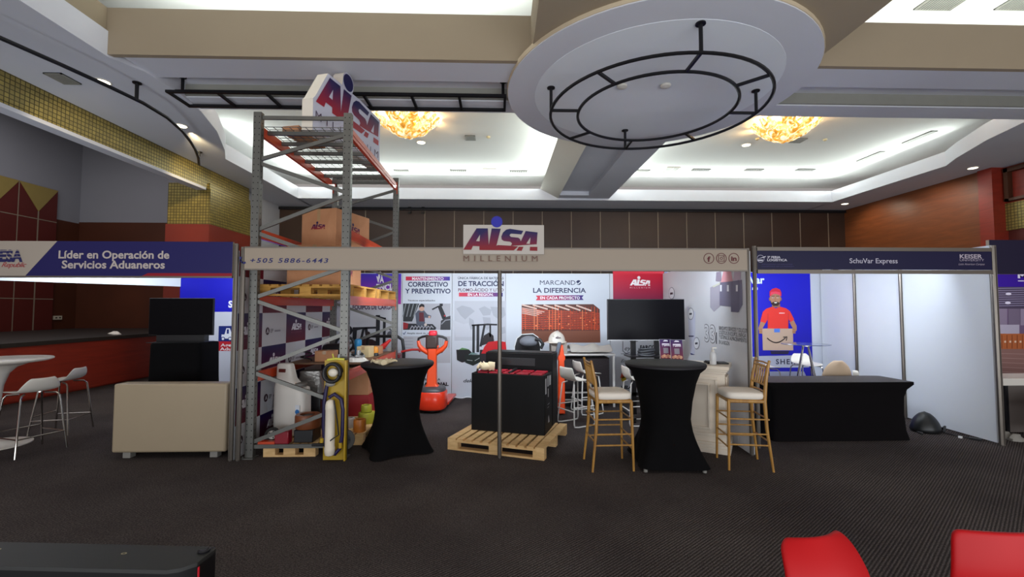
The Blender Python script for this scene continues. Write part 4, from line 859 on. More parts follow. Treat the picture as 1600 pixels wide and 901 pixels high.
# low-back shell stools
def shell_stool(label, group, leg, sled, cat='bar stool', seatm=PLAST, sh=.75, r=.011):
    t = thing('bar_stool', label, cat, (0, 0, 0), 0, group)
    prof = [(.20, -.025), (.17, -.006), (.08, .0), (-.05, -.006), (-.13, .004), (-.175, .045), (-.20, .11), (-.215, .175)]
    if sled: prof = [(.20, -.02), (.16, -.004), (.06, .0), (-.08, -.004), (-.15, .01), (-.185, .06), (-.20, .13), (-.21, .21)]
    rows = []
    for i, (y, z) in enumerate(prof):
        w = (.16, .205, .215, .215, .21, .20, .175, .12)[i] if not sled else (.17, .205, .21, .21, .205, .195, .185, .165)[i]
        rows.append([(w * q, y + (.02 * q * q if i > 4 else 0), sh + z + .018 * q * q * (1 if i < 6 else .3)) for q in (-1, -.8, -.5, 0, .5, .8, 1)])
    m = MB(); m.loft(rows, seatm, (False, False), closed=False); m.obj('shell', t, solid=.014, sub=1, smooth=80)
    if not sled:
        for s in (-1, 1):
            m = MB(); m.tube([(s * .25, .24, 0), (s * .185, .17, sh - .07), (s * .165, .14, sh - .032), (s * .1, .05, sh - .026)], r, leg, 8); m.obj('leg', t)
            m = MB(); m.tube([(s * .25, -.24, 0), (s * .19, -.17, sh - .07), (s * .17, -.14, sh - .035), (s * .1, -.05, sh - .026)], r, leg, 8); m.obj('leg', t)
        for a, b in (((-.232, .222), (.232, .222)), ((-.232, -.222), (.232, -.222)), ((-.232, -.222), (-.232, .222)), ((.232, -.222), (.232, .222))):
            z = .27 if a[1] == b[1] == .222 else .22; m = MB(); m.cyl((*a, z), (*b, z), r * .75, leg); m.obj('footrest', t)
    else:
        for s in (-1, 1):
            m = MB(); m.tube([(s * .08, .10, sh - .02), (s * .15, .15, sh - .05), (s * .21, .20, .06), (s * .212, .19, .022), (s * .212, .12, .012), (s * .212, -.12, .012), (s * .212, -.19, .022), (s * .21, -.20, .06), (s * .15, -.15, sh - .05), (s * .08, -.10, sh - .02)], r, leg, 8); m.obj('sled_leg', t)
        for y in (.195, -.195): m = MB(); m.cyl((-.205, y, .24), (.205, y, .24), r * .9, leg); m.obj('footrest', t)
        for s in (-1, 1): m = MB(); m.cyl((s * .2, -.19, .3), (s * .2, .19, .3), r * .8, leg); m.obj('footrest', t)
    return t
GL_ = 'white shell bar stools'
s0 = shell_stool('white shell bar stool with chrome legs nearest the cream sofa, its back towards us', GL_, CHROME, False)
s0.location = (-5.86, 5.86, 0); s0.rotation_euler = (0, 0, math.radians(72))
dup(s0, (-6.32, 6.76, 0), math.radians(100), 'white shell bar stool with chrome legs, the farther one beside the white pedestal table')
dup(s0, (4.76, 7.95, 0), math.radians(-95), 'white shell bar stool at the left behind the long black table')
dup(s0, (5.78, 8.3, 0), math.radians(178), 'white shell bar stool below the printed parcel, behind the glass table legs')
s1 = shell_stool('white shell bar stool with white sled legs beside the black battery', GL_, WSTEEL, True, sh=.68); s1.location = (1.2, 6.98, 0); s1.rotation_euler = (0, 0, math.radians(-62))
dup(s1, (1.52, 7.75, 0), math.radians(-75), 'white shell bar stool with white sled legs, farther back behind the left wooden chair')
dup(s1, (2.16, 7.0, 0), math.radians(-86), 'white shell bar stool with white sled legs half hidden by the right tall table')
TAN = mat('tan_plastic', '#b39a80', .5, var=.03)
# tan chair seen over the long table
t = thing('lounge_chair', 'tan round-backed chair with a torn white film on its edge, behind the long black table', 'chair', (5.19, 6.98, 0), math.radians(-8))
R = []
for k in range(9):
    u = k / 8; z = .44 + .56 * u; w = .23 * math.sqrt(1 - .93 * (max(0, u - .3) / .7) ** 2.4); R.append([(w * q, -.2 - .08 * u - .05 * (1 - q * q), z) for q in (-1, -.7, -.35, 0, .35, .7, 1)])
m = MB(); m.loft([[(.22 * q, y, .44 - .02 * (1 - q * q)) for q in (-1, -.7, -.35, 0, .35, .7, 1)] for y in (.22, .1, -.05, -.18)] + R, TAN, (False, False), closed=False); m.obj('shell', t, solid=.02, sub=1, smooth=80)
for sx in (-1, 1):
    for y in (.17, -.17): m = MB(); m.cyl((sx * .22, y * 1.2, 0), (sx * .17, y, .42), .012, CHROME); m.obj('leg', t)
m = MB(); m.loft([[(.23 + .03 * math.sin(3 * k), -.30 - .02 * (k % 2), .62 + .045 * k), (.25 + .02 * math.sin(5 * k), -.325, .63 + .045 * k), (.20 - .02 * k * .4, -.335 - .01 * (k % 3), .635 + .045 * k)] for k in range(6)], PLAST, (False, False), closed=False); m.obj('plastic_film', t, solid=.004)

# white pedestal bar table, far left
t = thing('pedestal_table', 'white pedestal bar table with trumpet stem at the left edge', 'bar table', (-6.6, 6.12, 0))
m = MB(); m.lathe([(.10, 1.02), (.30, 1.055), (.50, 1.085), (.54, 1.10), (.545, 1.112), (.535, 1.122), (.01, 1.122)], PLAST, 48); m.obj('tabletop', t, smooth=50)
m = MB(); m.lathe([(.05, .05), (.052, .3), (.062, .55), (.085, .78), (.13, .93), (.20, 1.01), (.30, 1.052)], PLAST, 32); m.obj('stem', t, smooth=60)
m = MB(); m.lathe([(.38, 0), (.38, .012), (.3, .022), (.1, .045), (.06, .09), (.05, .14)], PLAST, 40); m.obj('base', t, smooth=50)

# cream sofa, back towards us
t = thing('sofa', 'cream leatherette two-seat sofa seen from behind, left of the checkered wall', 'sofa', (-3.92, 5.52, 0))
x0, x1 = -.665, .665
m = MB(); m.bx(x0, x1, 0, .2, .075, .885, CREAM); m.obj('backrest', t, bevel=.025, seg=3)
for s in (x0, x1 - .17): m = MB(); m.bx(s, s + .17, .2, .80, .075, .62, CREAM); m.obj('armrest', t, bevel=.025, seg=3)
m = MB(); m.bx(x0 + .17, x1 - .17, .2, .79, .075, .27, CREAM); m.obj('seat_base', t, bevel=.015)
for s in (-.495, .0025): m = MB(); m.bx(s, s + .4925, .2, .80, .27, .43, CREAM); m.obj('seat_cushion', t, bevel=.03, seg=3)
for x in (-.52, .5):
    for y in (.09, .7): m = MB(); m.bx(x - .045, x + .045, y - .045, y + .045, 0, .075, GREYP); m.obj('foot', t, bevel=.006)

# left television on a draped stand
t = thing('television', 'black television on a draped stand in front of the blue wall', 'television', (-4.57, 6.6, 0))
m = MB(); m.bx(-.455, .455, 0, .035, 1.40, 1.935, BPLAST); m.obj('casing', t, bevel=.006)
m = MB(); m.bx(-.445, .445, -.003, 0, 1.412, 1.925, SCREEN); m.obj('screen', t)
m = MB(); m.bx(-.05, .05, .035, .07, 1.315, 1.55, BPLAST); m.bx(-.34, .34, -.0, .10, 1.302, 1.42, BPLAST); m.bx(-.36, .36, -.16, .2, 1.3015, 1.309, BPLAST); m.obj('base', t, bevel=.004)
mb = MB(); R = []
for z, w, d in ((0.005, .42, .30), (.3, .385, .27), (.8, .36, .255), (1.2, .352, .25), (1.285, .35, .25), (1.30, .34, .24)):
    R.append([(math.copysign(abs(math.cos(a)) ** .25, math.cos(a)) * w - (.05 if z < .1 and math.cos(a) < -.5 else 0), math.copysign(abs(math.sin(a)) ** .25, math.sin(a)) * d, z) for a in [2 * PI * (j + .5) / 48 for j in range(48)]])
mb.loft(R, BCLOTH); o = mb.obj('draped_stand', smooth=50); o.location = (-4.51, 6.63, 0); tag(o, 'stand under a black cloth carrying the left television', 'stand')
# crumpled cloth on the stage
mb = MB(); rr = random.Random(2); R = []
for k, (z, q) in enumerate(((0, 1), (.02, .98), (.04, .7), (.06, .4), (.07, .1))): R.append([(.14 * q * (1 + rr.uniform(-.2, .2)) * math.cos(2 * PI * j / 14), .09 * q * (1 + rr.uniform(-.2, .2)) * math.sin(2 * PI * j / 14), z * (1 + rr.uniform(-.3, .4))) for j in range(14)])
mb.loft(R, CUSH); o = mb.obj('crumpled_cloth', smooth=70); p = zp(179, 523, 1.145); o.location = (-9.55, -9.55 / p[0] * p[1], 1.145); tag(o, 'crumpled cream cloth lying on the edge of the stage', 'cloth')

# ------------------------------------------------------------------ pallet rack
RX0, RX1, RY0, RY1, RH = -2.98, -1.88, 5.52, 8.15, 4.17
rack = thing('pallet_rack', 'tall grey and orange pallet rack with wire deck, left of the middle', 'pallet rack', (0, 0, 0))
HOLE = mat('dark_hole', '#1d1c1b', .9)
def upright(x, y, h, s):
    m = MB(); w, d = .09, .07
    m.bx(x - w / 2, x + w / 2, y - .003, y + .003, .012, h, STEEL); 
    for q in (-1, 1): m.bx(x + q * w / 2 - .003, x + q * w / 2 + .003, y, y + s * d, .012, h, STEEL) if s > 0 else m.bx(x + q * w / 2 - .003, x + q * w / 2 + .003, y + s * d, y, .012, h, STEEL)
    for q in (-1, 1): m.bx(x + q * w / 2 - .012 - .012 * q, x + q * w / 2 + .012 - .012 * q, y + s * d - .003, y + s * d + .003, .012, h, STEEL)
    M = fr((x, y - .003, 0), (1, 0, 0), (0, 0, 1)); M2 = fr((x + w / 2 + .003, y, 0), (0, 1, 0), (0, 0, 1))
    for i in range(int(h / .075)):
        z = .1 + .075 * i
        if z > h - .03: break
        for q in (-.027, .027): m.disc(q, z, .0075, M, .0008, None, 6, m=HOLE)
        m.flat([(s * .03, z - .014), (s * .042, z + .006), (s * .036, z + .016), (s * .024, z - .004)], M2, .0008, None, HOLE)
    m.obj('upright', rack)
    m = MB(); m.bx(x - .075, x + .075, y - .05, y + .09, 0, .012, STEEL); m.cyl((x - .055, y - .03, .012), (x - .055, y - .03, .03), .008, STEEL); m.obj('foot_plate', rack)
upright(RX0, RY0, RH + .04, 1); upright(RX1, RY0, RH + .04, 1); upright(RX0, RY1, RH, 1); upright(RX1, RY1, RH, 1)
def brace(y, z0, z1, fl=False):
    a, b = (RX0 + .045, RX1 - .045); m = MB(); m.bar((a, y, z0), (b, y, z1), .03, .045, STEEL)
    m.obj('brace', rack)
for y in (RY0 + .035, RY1 + .035):
    brace(y, .13, .13); brace(y, 4.15, 4.15)
    for z0, z1 in ((.19, .58), (1.0, .64), (1.06, 1.46), (1.87, 1.52), (1.93, 2.28), (2.70, 2.34), (2.76, 3.17), (3.57, 3.23), (3.63, 3.94)): brace(y, z0, z1)
def beam(x, z, hgt, lab=None):
    m = MB(); s = 1 if x > -2.4 else -1
    m.bx(x - .022, x + .022, RY0 + .08, RY1 - .01, z - hgt / 2, z + hgt / 2, ORANGEP); m.bx(x + s * .022 - .002, x + s * .022 + .006, RY0 + .08, RY1 - .01, z - hgt * .12, z + hgt * .12, ORANGEP)
    o = m.obj('beam', rack)
    for y in (RY0 + .075, RY1): c = MB(); c.bx(x + s * .02, x + s * .026 + s * .003, y - .03, y + .05, z - hgt * .5 - .07, z + hgt * .5 + .03, ORANGEP); c.obj('end_plate', o)
for z in (.95, 1.885, 2.71, 4.0):
    for x in (RX0, RX1): beam(x, z, .115 if z < 3.9 else .12)
for i in range(7):
    y = RY0 + .2 + i * .37; m = MB(); m.bx(RX0 + .022, RX1 - .022, y, y + .035, 4.0, 4.05, STEEL); m.obj('deck_support', rack)
m = MB()
for i in range(28): y = RY0 + .1 + i * .093; m.tube([(RX0 + .03, y, 4.062), (RX1 - .03, y, 4.062)], .0045, STEEL, 4)
for i in range(11): x = RX0 + .05 + i * .1; m.tube([(x, RY0 + .08, 4.056), (x, RY1 - .02, 4.056)], .0045, STEEL, 4)
m.obj('wire_deck', rack)
CHIP = mat('brown_board', '#6f5038', .7, var=.15, scale=14)
m = MB(); m.bx(RX0 + .03, RX1 - .03, 6.35, RY1 - .06, 1.008, 1.026, CHIP); m.obj('shelf_board', rack)

# big letter sign on the rack deck
sg = thing('letter_sign', 'big white block letter sign with red-blue letters on top of the rack', 'sign', (0, 0, 0))
d = Vector((.41, 1.55, 0)).normalized(); A = Vector((-2.385, 5.69, 4.068)); MS = fr(A, d, (0, 0, 1)); k = 1.57 / 1275
def sc(p): return (.06 + (p[0] - 100) * k, .387 + (660 - p[1]) * k)
SW = mat('white_sign_body', '#e3d9cc', .45, var=.01); SF = '#c9c8d8'
out = [(60, 975), (60, 640), (95, 600), (295, 255), (560, 255), (575, 120), (600, 85), (640, 62), (700, 62), (745, 85), (775, 120), (785, 175), (775, 225), (760, 262), (900, 262), (1410, 318), (1410, 975)]
mb = MB(); mb.prism([sc(p) for p in out], MS, -.16, 0, SW); mb.flat([sc(p) for p in out], MS, .002, SF)
mb.obj('body', sg)
mb = MB(); a = sc((100, 670)); logo(mb, MS, a[0], a[1], 1.57, .006, vgrad(a[1] + .04, a[1] + .36, '#a51428', '#1c1a50'), name=True, dot='#1e1c50', ncol='#4c3a52'); mb.obj('lettering', sg)

# pallets
def pallet(label, x, y, z, rz, wx=1.2, wy=1.0, wood=PALLET_WOOD, n=9, group='wooden pallets'):
    t = thing('pallet', label, 'pallet', (x, y, z), rz, group)
    m = MB(); g = wx / n
    for i in range(n):
        w = g * (.72 if i % (n - 1) else .95); cx = -wx / 2 + g * (i + .5)
        if i in (0, n - 1): cx = math.copysign(wx / 2 - w / 2, cx)
        m.bx(cx - w / 2, cx + w / 2, -wy / 2, wy / 2, .122, .144, wood)
    for yy in (-wy / 2 + .05, 0, wy / 2 - .05): m.bx(-wx / 2, wx / 2, yy - .05, yy + .05, .1, .122, wood)
    m.obj('deck', t)
    for xx in (-wx / 2 + .07, 0, wx / 2 - .07):
        for yy in (-wy / 2 + .05, 0, wy / 2 - .05): m = MB(); m.bx(xx - .07, xx + .07, yy - .05, yy + .05, .022, .1, wood); m.obj('block', t)
    for yy in (-wy / 2 + .05, 0, wy / 2 - .05): m = MB(); m.bx(-wx / 2, wx / 2, yy - .05, yy + .05, 0, .022, wood); m.obj('runner', t)
    return t
pallet('light wooden pallet on the floor carrying the black battery', .165, 6.12, 0, math.radians(-21.5), 1.27, 1.2, n=11)
pallet('yellowish pallet on the middle rack beams, front one', (RX0 + RX1) / 2, 6.3, 1.944, 0, 1.14, 1.2, PALLET_YELLOW)
pallet('yellowish pallet on the middle rack beams, the rear one reaching past the rack', (RX0 + RX1) / 2, 7.62, 1.944, 0, 1.14, 1.2, PALLET_YELLOW)
pallet('dim wooden pallet on the floor under the rack front', -2.52, 6.06, 0, 0, .62, 1.0, n=6)
pallet('narrow wooden pallet on the floor behind the yellow board', -1.98, 6.43, 0, 0, .42, .85, n=4)
pallet('dim wooden pallet on the floor at the back of the rack', -2.43, 7.42, 0, 0, .95, .98, n=7)

def carton(name, label, x, y, z, rz, w, d, h, logos=(), seam=True, m0=None):
    t = thing(name, label, 'cardboard box', (x, y, z), rz, 'cardboard cartons')
    m = MB(); m.bx(0, w, 0, d, 0, h, m0 or CARTON); F = fr((0, 0, 0), (1, 0, 0), (0, 0, 1)); Rr = fr((w, 0, 0), (0, 1, 0), (0, 0, 1))
    for side, u, v, wid in logos: logo(m, F if side == 'f' else Rr, u, v, wid, .002, vgrad(v, v + wid * .3, '#8c1c28', '#2a1c4c'), name=False, dot='#2a1c4c')
    m.obj('carton', t, bevel=.006)
    if seam:
        m = MB(); m.bx(w / 2 - .025, w / 2 + .025, -.0015, 0, h * .7, h + .0015, mat('packing_tape', '#a8845c', .3)); m.bx(w / 2 - .025, w / 2 + .025, 0, d, h, h + .0015, MATS['packing_tape']); m.obj('tape', t)
    return t
carton('carton', 'large cardboard carton on the front rack pallet, lower of the two', -2.86, 6.12, 2.09, math.radians(2), .72, .98, .56, (('r', .22, .17, .30),))
carton('carton', 'large logo-printed carton between the upper orange beams, upper of the two', -2.84, 6.5, 2.652, math.radians(-18), .58, .8, .55, (('f', .16, .26, .24), ('r', .25, .26, .3)))
carton('carton', 'flat cardboard box lying behind the big letter sign on the rack deck', -2.84, 5.86, 4.07, math.radians(-12), .24, .6, .1, (), False)
carton('carton', 'cardboard carton seen from the side on the floor stack behind the yellow board', -2.62, 7.0, .46, 0, .62, .7, .42, (('r', .1, .1, .22),))
mb = MB(); mb.bx(-2.64, -1.98, 6.98, 7.75, .144, .458, mat('red_crate', '#9c1f24', .5)); mb.bx(-2.60, -2.02, 7.02, 7.71, .45, .459, BPLAST); tag(mb.obj('crate', bevel=.01), 'red crate under the cardboard carton at the rear of the rack', 'crate')

# ------------------------------------------------------------------ goods under and on the rack
def box_thing(name, label, cat, x0, x1, y0, y1, z0, z1, m, bevel=.01, group=None): b = MB(); b.bx(x0, x1, y0, y1, z0, z1, m); return tag(b.obj(name, bevel=bevel), label, cat, group)
YEL = mat('yellow_paint', '#b8951c', .45, var=.05)
# yellow board with the water cylinder
yb_ = thing('filling_board', 'yellow upright board with hoses leaning at the rack front corner', 'board', (-1.93, 5.43, 0))
m = MB(); m.bx(-.14, .135, .0, .02, 0, 1.17, YEL); m.bx(.115, .135, -.05, .02, 0, 1.17, YEL); m.obj('panel', yb_, bevel=.003)
HOSE = mat('black_hose', '#17151a', .45, var=.1); PURP = mat('purple_hose', '#241a48', .4)
m = MB(); m.tube([(-.02 + .095 * math.cos(t_ * .35) * (1 + .02 * math.sin(t_)), -.04 - .0012 * t_, 1.03 + .105 * math.sin(t_ * .35)) for t_ in range(54)], .02, HOSE, 8); m.obj('coiled_hose', yb_, smooth=70)
m = MB(); m.tube([(-.09, -.045, .88), (-.115, -.05, .7), (-.118, -.05, .4), (-.1, -.05, .2), (-.05, -.05, .095), (.02, -.05, .085), (.075, -.05, .15), (.1, -.05, .3), (.103, -.05, .6), (.08, -.05, .72), (.0, -.05, .78), (-.06, -.05, .74)], .022, PURP, 8); m.tube([(.02, -.115, .72), (.06, -.12, .5), (.075, -.1, .32), (0, -.125, .27), (-.08, -.09, .2)], .008, HOSE, 6); m.obj('hose', yb_, smooth=70)
CYL = mat('ivory_plastic', '#efe3d0', .35, var=.03)
m = MB(); m.lathe([(.02, .07), (.05, .085), (.058, .12), (.06, .17), (.055, .175), (.054, .60), (.057, .61), (.056, .66), (.045, .70), (.02, .72)], CYL, 24, (-.035, -.075, 0)); m.obj('water_cylinder', yb_, smooth=50)
m = MB(); m.cyl((-.13, -.07, .225), (-.13, -.07, .275), .022, YEL); m.cyl((.085, -.07, .16), (.085, -.07, .22), .02, YEL); m.obj('valve_knob', yb_)
m = MB(); m.tube([(-.24, -.07, .20), (-.14, -.07, .20), (-.06, -.09, .21)], .018, HOSE, 8); m.obj('valve_body', yb_)
m = MB(); m.ell((-.02, -.05, 1.03), (.06, .03, .05), CYL, 12, 8); m.ell((-.05, -.05, .9), (.06, .04, .035), mat('grey_film', '#9b958c', .4), 12, 8); m.obj('float_gauge', yb_)
m = MB(); m.tube([(-.1, -.02, 1.175), (0, -.03, 1.19), (.1, -.02, 1.18)], .014, mat('yellow_strap', '#d8d04a', .5), 6); m.tube([(-.02, -.04, 1.2), (-.03, -.05, 1.25)], .008, MATS['yellow_strap'], 6); m.obj('strap', yb_)
# white tank
jt = thing('plastic_tank', 'big white plastic tank with a moulded handle standing under the rack', 'canister', (-2.71, 6.04, .146), math.radians(-12))
m = MB(); R = []
for z, w, dd, ox in ((.0, .21, .10, 0), (.02, .225, .115, 0), (.2, .23, .12, 0), (.52, .225, .12, 0), (.6, .215, .118, -.01), (.645, .16, .10, -.06), (.72, .125, .075, -.09), (.84, .11, .065, -.105), (.9, .10, .06, -.11), (.915, .085, .045, -.11)):
    R.append([(ox + math.copysign(abs(math.cos(a)) ** .5, math.cos(a)) * w, math.copysign(abs(math.sin(a)) ** .5, math.sin(a)) * dd, z) for a in [2 * PI * (j + .5) / 36 for j in range(36)]])
m.loft(R, mat('translucent_white_plastic', '#d8d2cb', .45, var=.03)); m.obj('tank', jt, smooth=60)
m = MB(); m.bx(-.165, -.06, -.072, -.05, .80, .85, REDT); m.obj('handle_gap', jt, bevel=.01)
m = MB(); m.lathe([(.075, .625), (.08, .65), (.075, .665), (.02, .668)], mat('grey_cap', '#6d6a66', .5), 24, (.12, 0, 0)); m.obj('cap', jt)
m = MB(); F = fr((0, -.122, 0), (1, 0, 0), (0, 0, 1)); m.rect(.13, .27, .19, .4, F, .002, '#d8dce4'); m.disc(.16, .315, .03, F, .004, '#2f6cae'); m.obj('label_sticker', jt)
def wheel(name, label, cat, x, y, z, r, w, tyre, hub, ax, group='loose wheels', rz=0):
    t = thing(name, label, cat, (x, y, z), rz, group); k = {'x': Matrix.Rotation(PI / 2, 4, 'Y'), 'y': Matrix.Rotation(PI / 2, 4, 'X'), 'z': Matrix()}[ax]
    m = MB(k); pr = [(r * .62, -w / 2), (r * .94, -w / 2), (r, -w * .38), (r, w * .38), (r * .94, w / 2), (r * .62, w / 2)]; R = [[(q * math.cos(2 * PI * j / 32), q * math.sin(2 * PI * j / 32), zz_) for j in range(32)] for q, zz_ in pr]; R.append(R[0]); m.loft(R, tyre, (False, False)); m.obj('tyre', t, smooth=35)
    m = MB(k); m.lathe([(.01, -w * .4), (r * .3, -w * .42), (r * .32, -w * .3), (r * .6, -w * .3), (r * .635, -w * .42), (r * .635, w * .42), (r * .6, w * .3), (r * .32, w * .3), (r * .3, w * .42), (.01, w * .4)], hub, 28); m.obj('hub', t, smooth=35)
    if hub is not tyre:
        m = MB(k)
        for i in range(5): a = 2 * PI * i / 5; m.lathe([(r * .1, -w * .34), (r * .1, w * .34)], BPLAST, 10, (r * .46 * math.cos(a), r * .46 * math.sin(a), 0))
        m.obj('hub_hole', t)
    return t
RUB = mat('grey_rubber', '#5d5a57', .7); ORW = mat('orange_polyurethane', '#c8772c', .4); LIME = mat('lime_polyurethane', '#b7b33a', .4); BRW = mat('brown_polyurethane', '#7c4427', .4); HUBW = mat('pale_hub', '#c9c4bd', .4); HUBD = mat('dark_hub', '#3d3b3c', .5)
wheel('wheel', 'white-faced small wheel on the pallet left of the red tin', 'wheel', -2.79, 5.69, .144 + .09, .085, .05, mat('black_rubber', '#1c1a1a', .8), HUBW, 'y', rz=.3)
box_thing('tin_box', 'dark red tin on the pallet under the rack', 'tin', -2.71, -2.54, 5.57, 5.68, .146, .30, mat('dark_red_tin', '#8a1024', .4), .012)
mb = MB(); mb.bx(-.16, .16, -.05, .05, 0, .035, ORANGEP); mb.bx(-.16, -.1, -.04, .04, .035, .06, ORANGEP); o = mb.obj('metal_bracket', bevel=.004); o.location = (-2.80, 5.60, .146); o.scale = (.62, .8, 1); tag(o, 'orange metal bracket at the front edge of the dim pallet', 'bracket')
box_thing('black_crate', 'black crate on the pallet behind the brown wheel', 'crate', -2.5, -2.27, 5.62, 5.88, .146, .30, BPLAST)
wheel('wheel', 'thick brown drive wheel lying flat on the black crate', 'wheel', -2.385, 5.75, .30 + .085, .15, .165, BRW, HUBD, 'z')
box_thing('black_crate', 'tall black crate added to hold up the foil bag, right behind the white tank', 'crate', -2.8, -2.42, 6.22, 6.55, .146, .62, BPLAST)  # support added under the foil bag, which would float otherwise
FOIL = mat('silver_foil', '#8d8a86', .3, metal=.6, var=.25, scale=18, bump=.6, bscale=30)
mb = MB(); rr = random.Random(9)
mb.loft([[((.17 - .02 * k * .3) * math.copysign(abs(math.cos(a)) ** .4, math.cos(a)) * (1 + rr.uniform(-.06, .06)), .1 * math.copysign(abs(math.sin(a)) ** .4, math.sin(a)) * (1 + rr.uniform(-.15, .15)), .06 * k) for a in [2 * PI * (j + .5) / 20 for j in range(20)]] for k in range(6)], FOIL)
o = mb.obj('foil_bag', smooth=30); o.location = (-2.60, 6.38, .622); tag(o, 'crinkled silver foil bag below the lowest orange beam', 'bag')
wheel('caster_wheel', 'grey caster wheel with dark spokes right of the yellow board', 'wheel', -1.95, 5.80, .13, .13, .055, RUB, HUBD, 'y', rz=.25)
for i, (x, y, z, r, h, mm, lab) in enumerate(((-2.08, 6.10, .144, .08, .17, ORW, 'orange roller standing on the pallet behind the caster wheel'), (-1.86, 6.14, .144, .08, .16, ORW, 'orange roller to the right on the pallet, under the lowest beam'), (-2.06, 6.34, .144, .07, .13, HUBW, 'pale roller between the orange rollers and the lime wheels'), (-1.90, 6.60, .144, .12, .15, LIME, 'wide lime wheel at the bottom of the lime pair'), (-1.91, 6.61, .294, .075, .1, LIME, 'small lime wheel on top of the wide lime wheel'), (-2.08, 6.10, .314, .07, .08, ORW, 'small orange roller stacked on the standing one'))):
    wheel('roller', lab, 'wheel', x, y, z + h / 2, r, h, mm, HUBD if mm is not HUBW else HUBW, 'z')
# shelf goods (on the brown board)
ZS = 1.027
carton('small_carton', 'small brown box on the rack shelf left of the right upright', -2.62, 6.5, ZS, .05, .26, .22, .15, (), True)
carton('small_carton', 'open beige box on the rack shelf right of the right upright', -2.2, 7.05, ZS, -.1, .20, .2, .17, (), True, mat('beige_card', '#cbb488', .8))
carton('small_carton', 'low brown box on the rack shelf beneath the orange lamp', -1.98 - .22, 7.5, ZS, 0, .24, .2, .13, (), True)
mb = MB(Matrix.Rotation(PI / 2, 4, 'Y')); mb.lathe([(.02, -.17), (.09, -.16), (.11, -.1), (.11, .1), (.09, .16), (.03, .17)], BPLAST, 24); o = mb.obj('drive_motor', smooth=40); o.location = (-2.52, 7.0, ZS + .112); tag(o, 'black cylindrical motor lying on the rack shelf', 'motor')
mb = MB(); mb.tube([(.075 * math.cos(a * .5), .045 * math.sin(a * .5), .012 + .007 * a) for a in range(26)], .012, HOSE, 8); o = mb.obj('cable_coil', smooth=70); o.location = (-2.78, 6.6, ZS); tag(o, 'coil of black cable at the left end of the rack shelf', 'cable')
mb = MB(); mb.tube([(.15 * math.cos(a * PI / 16), .0, .155 + .13 * math.sin(a * PI / 16)) for a in range(32)], .022, HOSE, 8, True); o = mb.obj('hose_ring', smooth=70); o.location = (-2.62, 7.75, ZS); tag(o, 'ring of black hose standing upright at the back of the rack shelf', 'hose')
mb = MB(); rr = random.Random(4)
for i in range(3):
    mb.loft([[((.11 - .02 * k) * math.cos(2 * PI * j / 9) * (1 + rr.uniform(-.3, .3)) + .05 * i, (.09 - .015 * k) * math.sin(2 * PI * j / 9) * (1 + rr.uniform(-.3, .3)), .018 * k + .002) for j in range(9)] for k in range(4)], PLAST)
o = mb.obj('plastic_wrap', smooth=30); o.location = (-2.08, 6.52, ZS); tag(o, 'crumpled white plastic wrap on the front of the rack shelf', 'plastic wrap')
mb = MB(); mb.lathe([(.05, 0), (.055, .01), (.05, .03), (.045, .05)], BPLAST, 20); mb.lathe([(.045, .05), (.047, .09), (.04, .13), (.02, .15), (.005, .152)], mat('orange_lens', '#d88a2c', .25), 20); o = mb.obj('warning_lamp', smooth=40); o.location = (-1.98, 7.3, ZS + .0); tag(o, 'orange warning lamp on the rack shelf', 'lamp')
mb = MB(); mb.lathe([(.05, 0), (.05, .1), (.06, .16), (.058, .24), (.03, .26)], mat('blue_plastic', '#2a7fb0', .35), 20); o = mb.obj('blue_jar', smooth=40); o.location = (-2.32, 7.5, ZS); tag(o, 'blue round jar on the rack shelf', 'jar')
mb = MB(); mb.tube([(-.12, 0, .03), (0, 0, .1), (.13, 0, .22)], .03, mat('red_plastic', '#c02a2a', .35), 8, radii=[.035, .05, .02]); o = mb.obj('red_funnel', smooth=60); o.location = (-2.0, 7.85, ZS); tag(o, 'red plastic scoop on the rack shelf right of the orange lamp', 'scoop')
SIL = mat('silver_part', '#a7a6a6', .35, metal=.5, var=.2, scale=30)
for i, (x, y, h, lab) in enumerate(((-2.27, 6.56, .1, 'silver machine part right of the small brown box on the shelf'), (-2.08, 6.82, .13, 'silver machine part behind the crumpled plastic wrap'), (-2.26, 6.93, .09, 'silver machine part left of the open beige box'))):
    mb = MB(); mb.bx(-.07, .07, -.05, .05, 0, h * .5, SIL); mb.lathe([(.035, h * .5), (.035, h), (.015, h), (.015, h * .7)], SIL, 14, (-.02, 0, 0)); mb.cyl((.03, -.06, h * .6), (.03, .06, h * .6), .02, BPLAST); o = mb.obj('machine_part', bevel=.004); o.location = (x, y, ZS); o.rotation_euler = (0, 0, .4 * i); tag(o, lab, 'spare part', 'spare parts on the rack shelf')
# grey and black machine hood to the right of the shelf, behind the left black table
t = thing('tugger_hood', 'black and red machine hood with a curved bar behind the left black table', 'machine', (-2.12, 8.62, 0))
m = MB(); m.bx(-.45, .32, -.25, .3, .0, .82, BPLAST); m.obj('body', t, bevel=.04)
m = MB(); m.bx(-.42, .28, -.2, .25, .82, .93, mat('dark_red_hood', '#6d1820', .35)); m.obj('hood', t, bevel=.03)
m = MB(); m.tube([(-.35, -.1, .9), (-.34, -.1, 1.22), (-.28, -.1, 1.27), (.22, -.1, 1.26), (.31, -.1, 1.2), (.34, -.1, 1.0), (.34, -.1, .8)], .03, BPLAST, 10); m.obj('hoop_bar', t, smooth=60)
m = MB(); m.tube([(.3, -.15, .98), (.5, -.15, 1.02), (.62, -.15, 1.02), (.66, -.15, .98)], .022, mat('red_plastic', '#c02a2a', .35), 8); m.obj('lever', t, smooth=60)
m = MB(); m.bx(-.3, -.05, -.26, -.2, .93, 1.02, SIL); m.bx(.05, .22, -.2, -.1, .93, 1.05, PLAST); m.obj('gauge_box', t, bevel=.005)
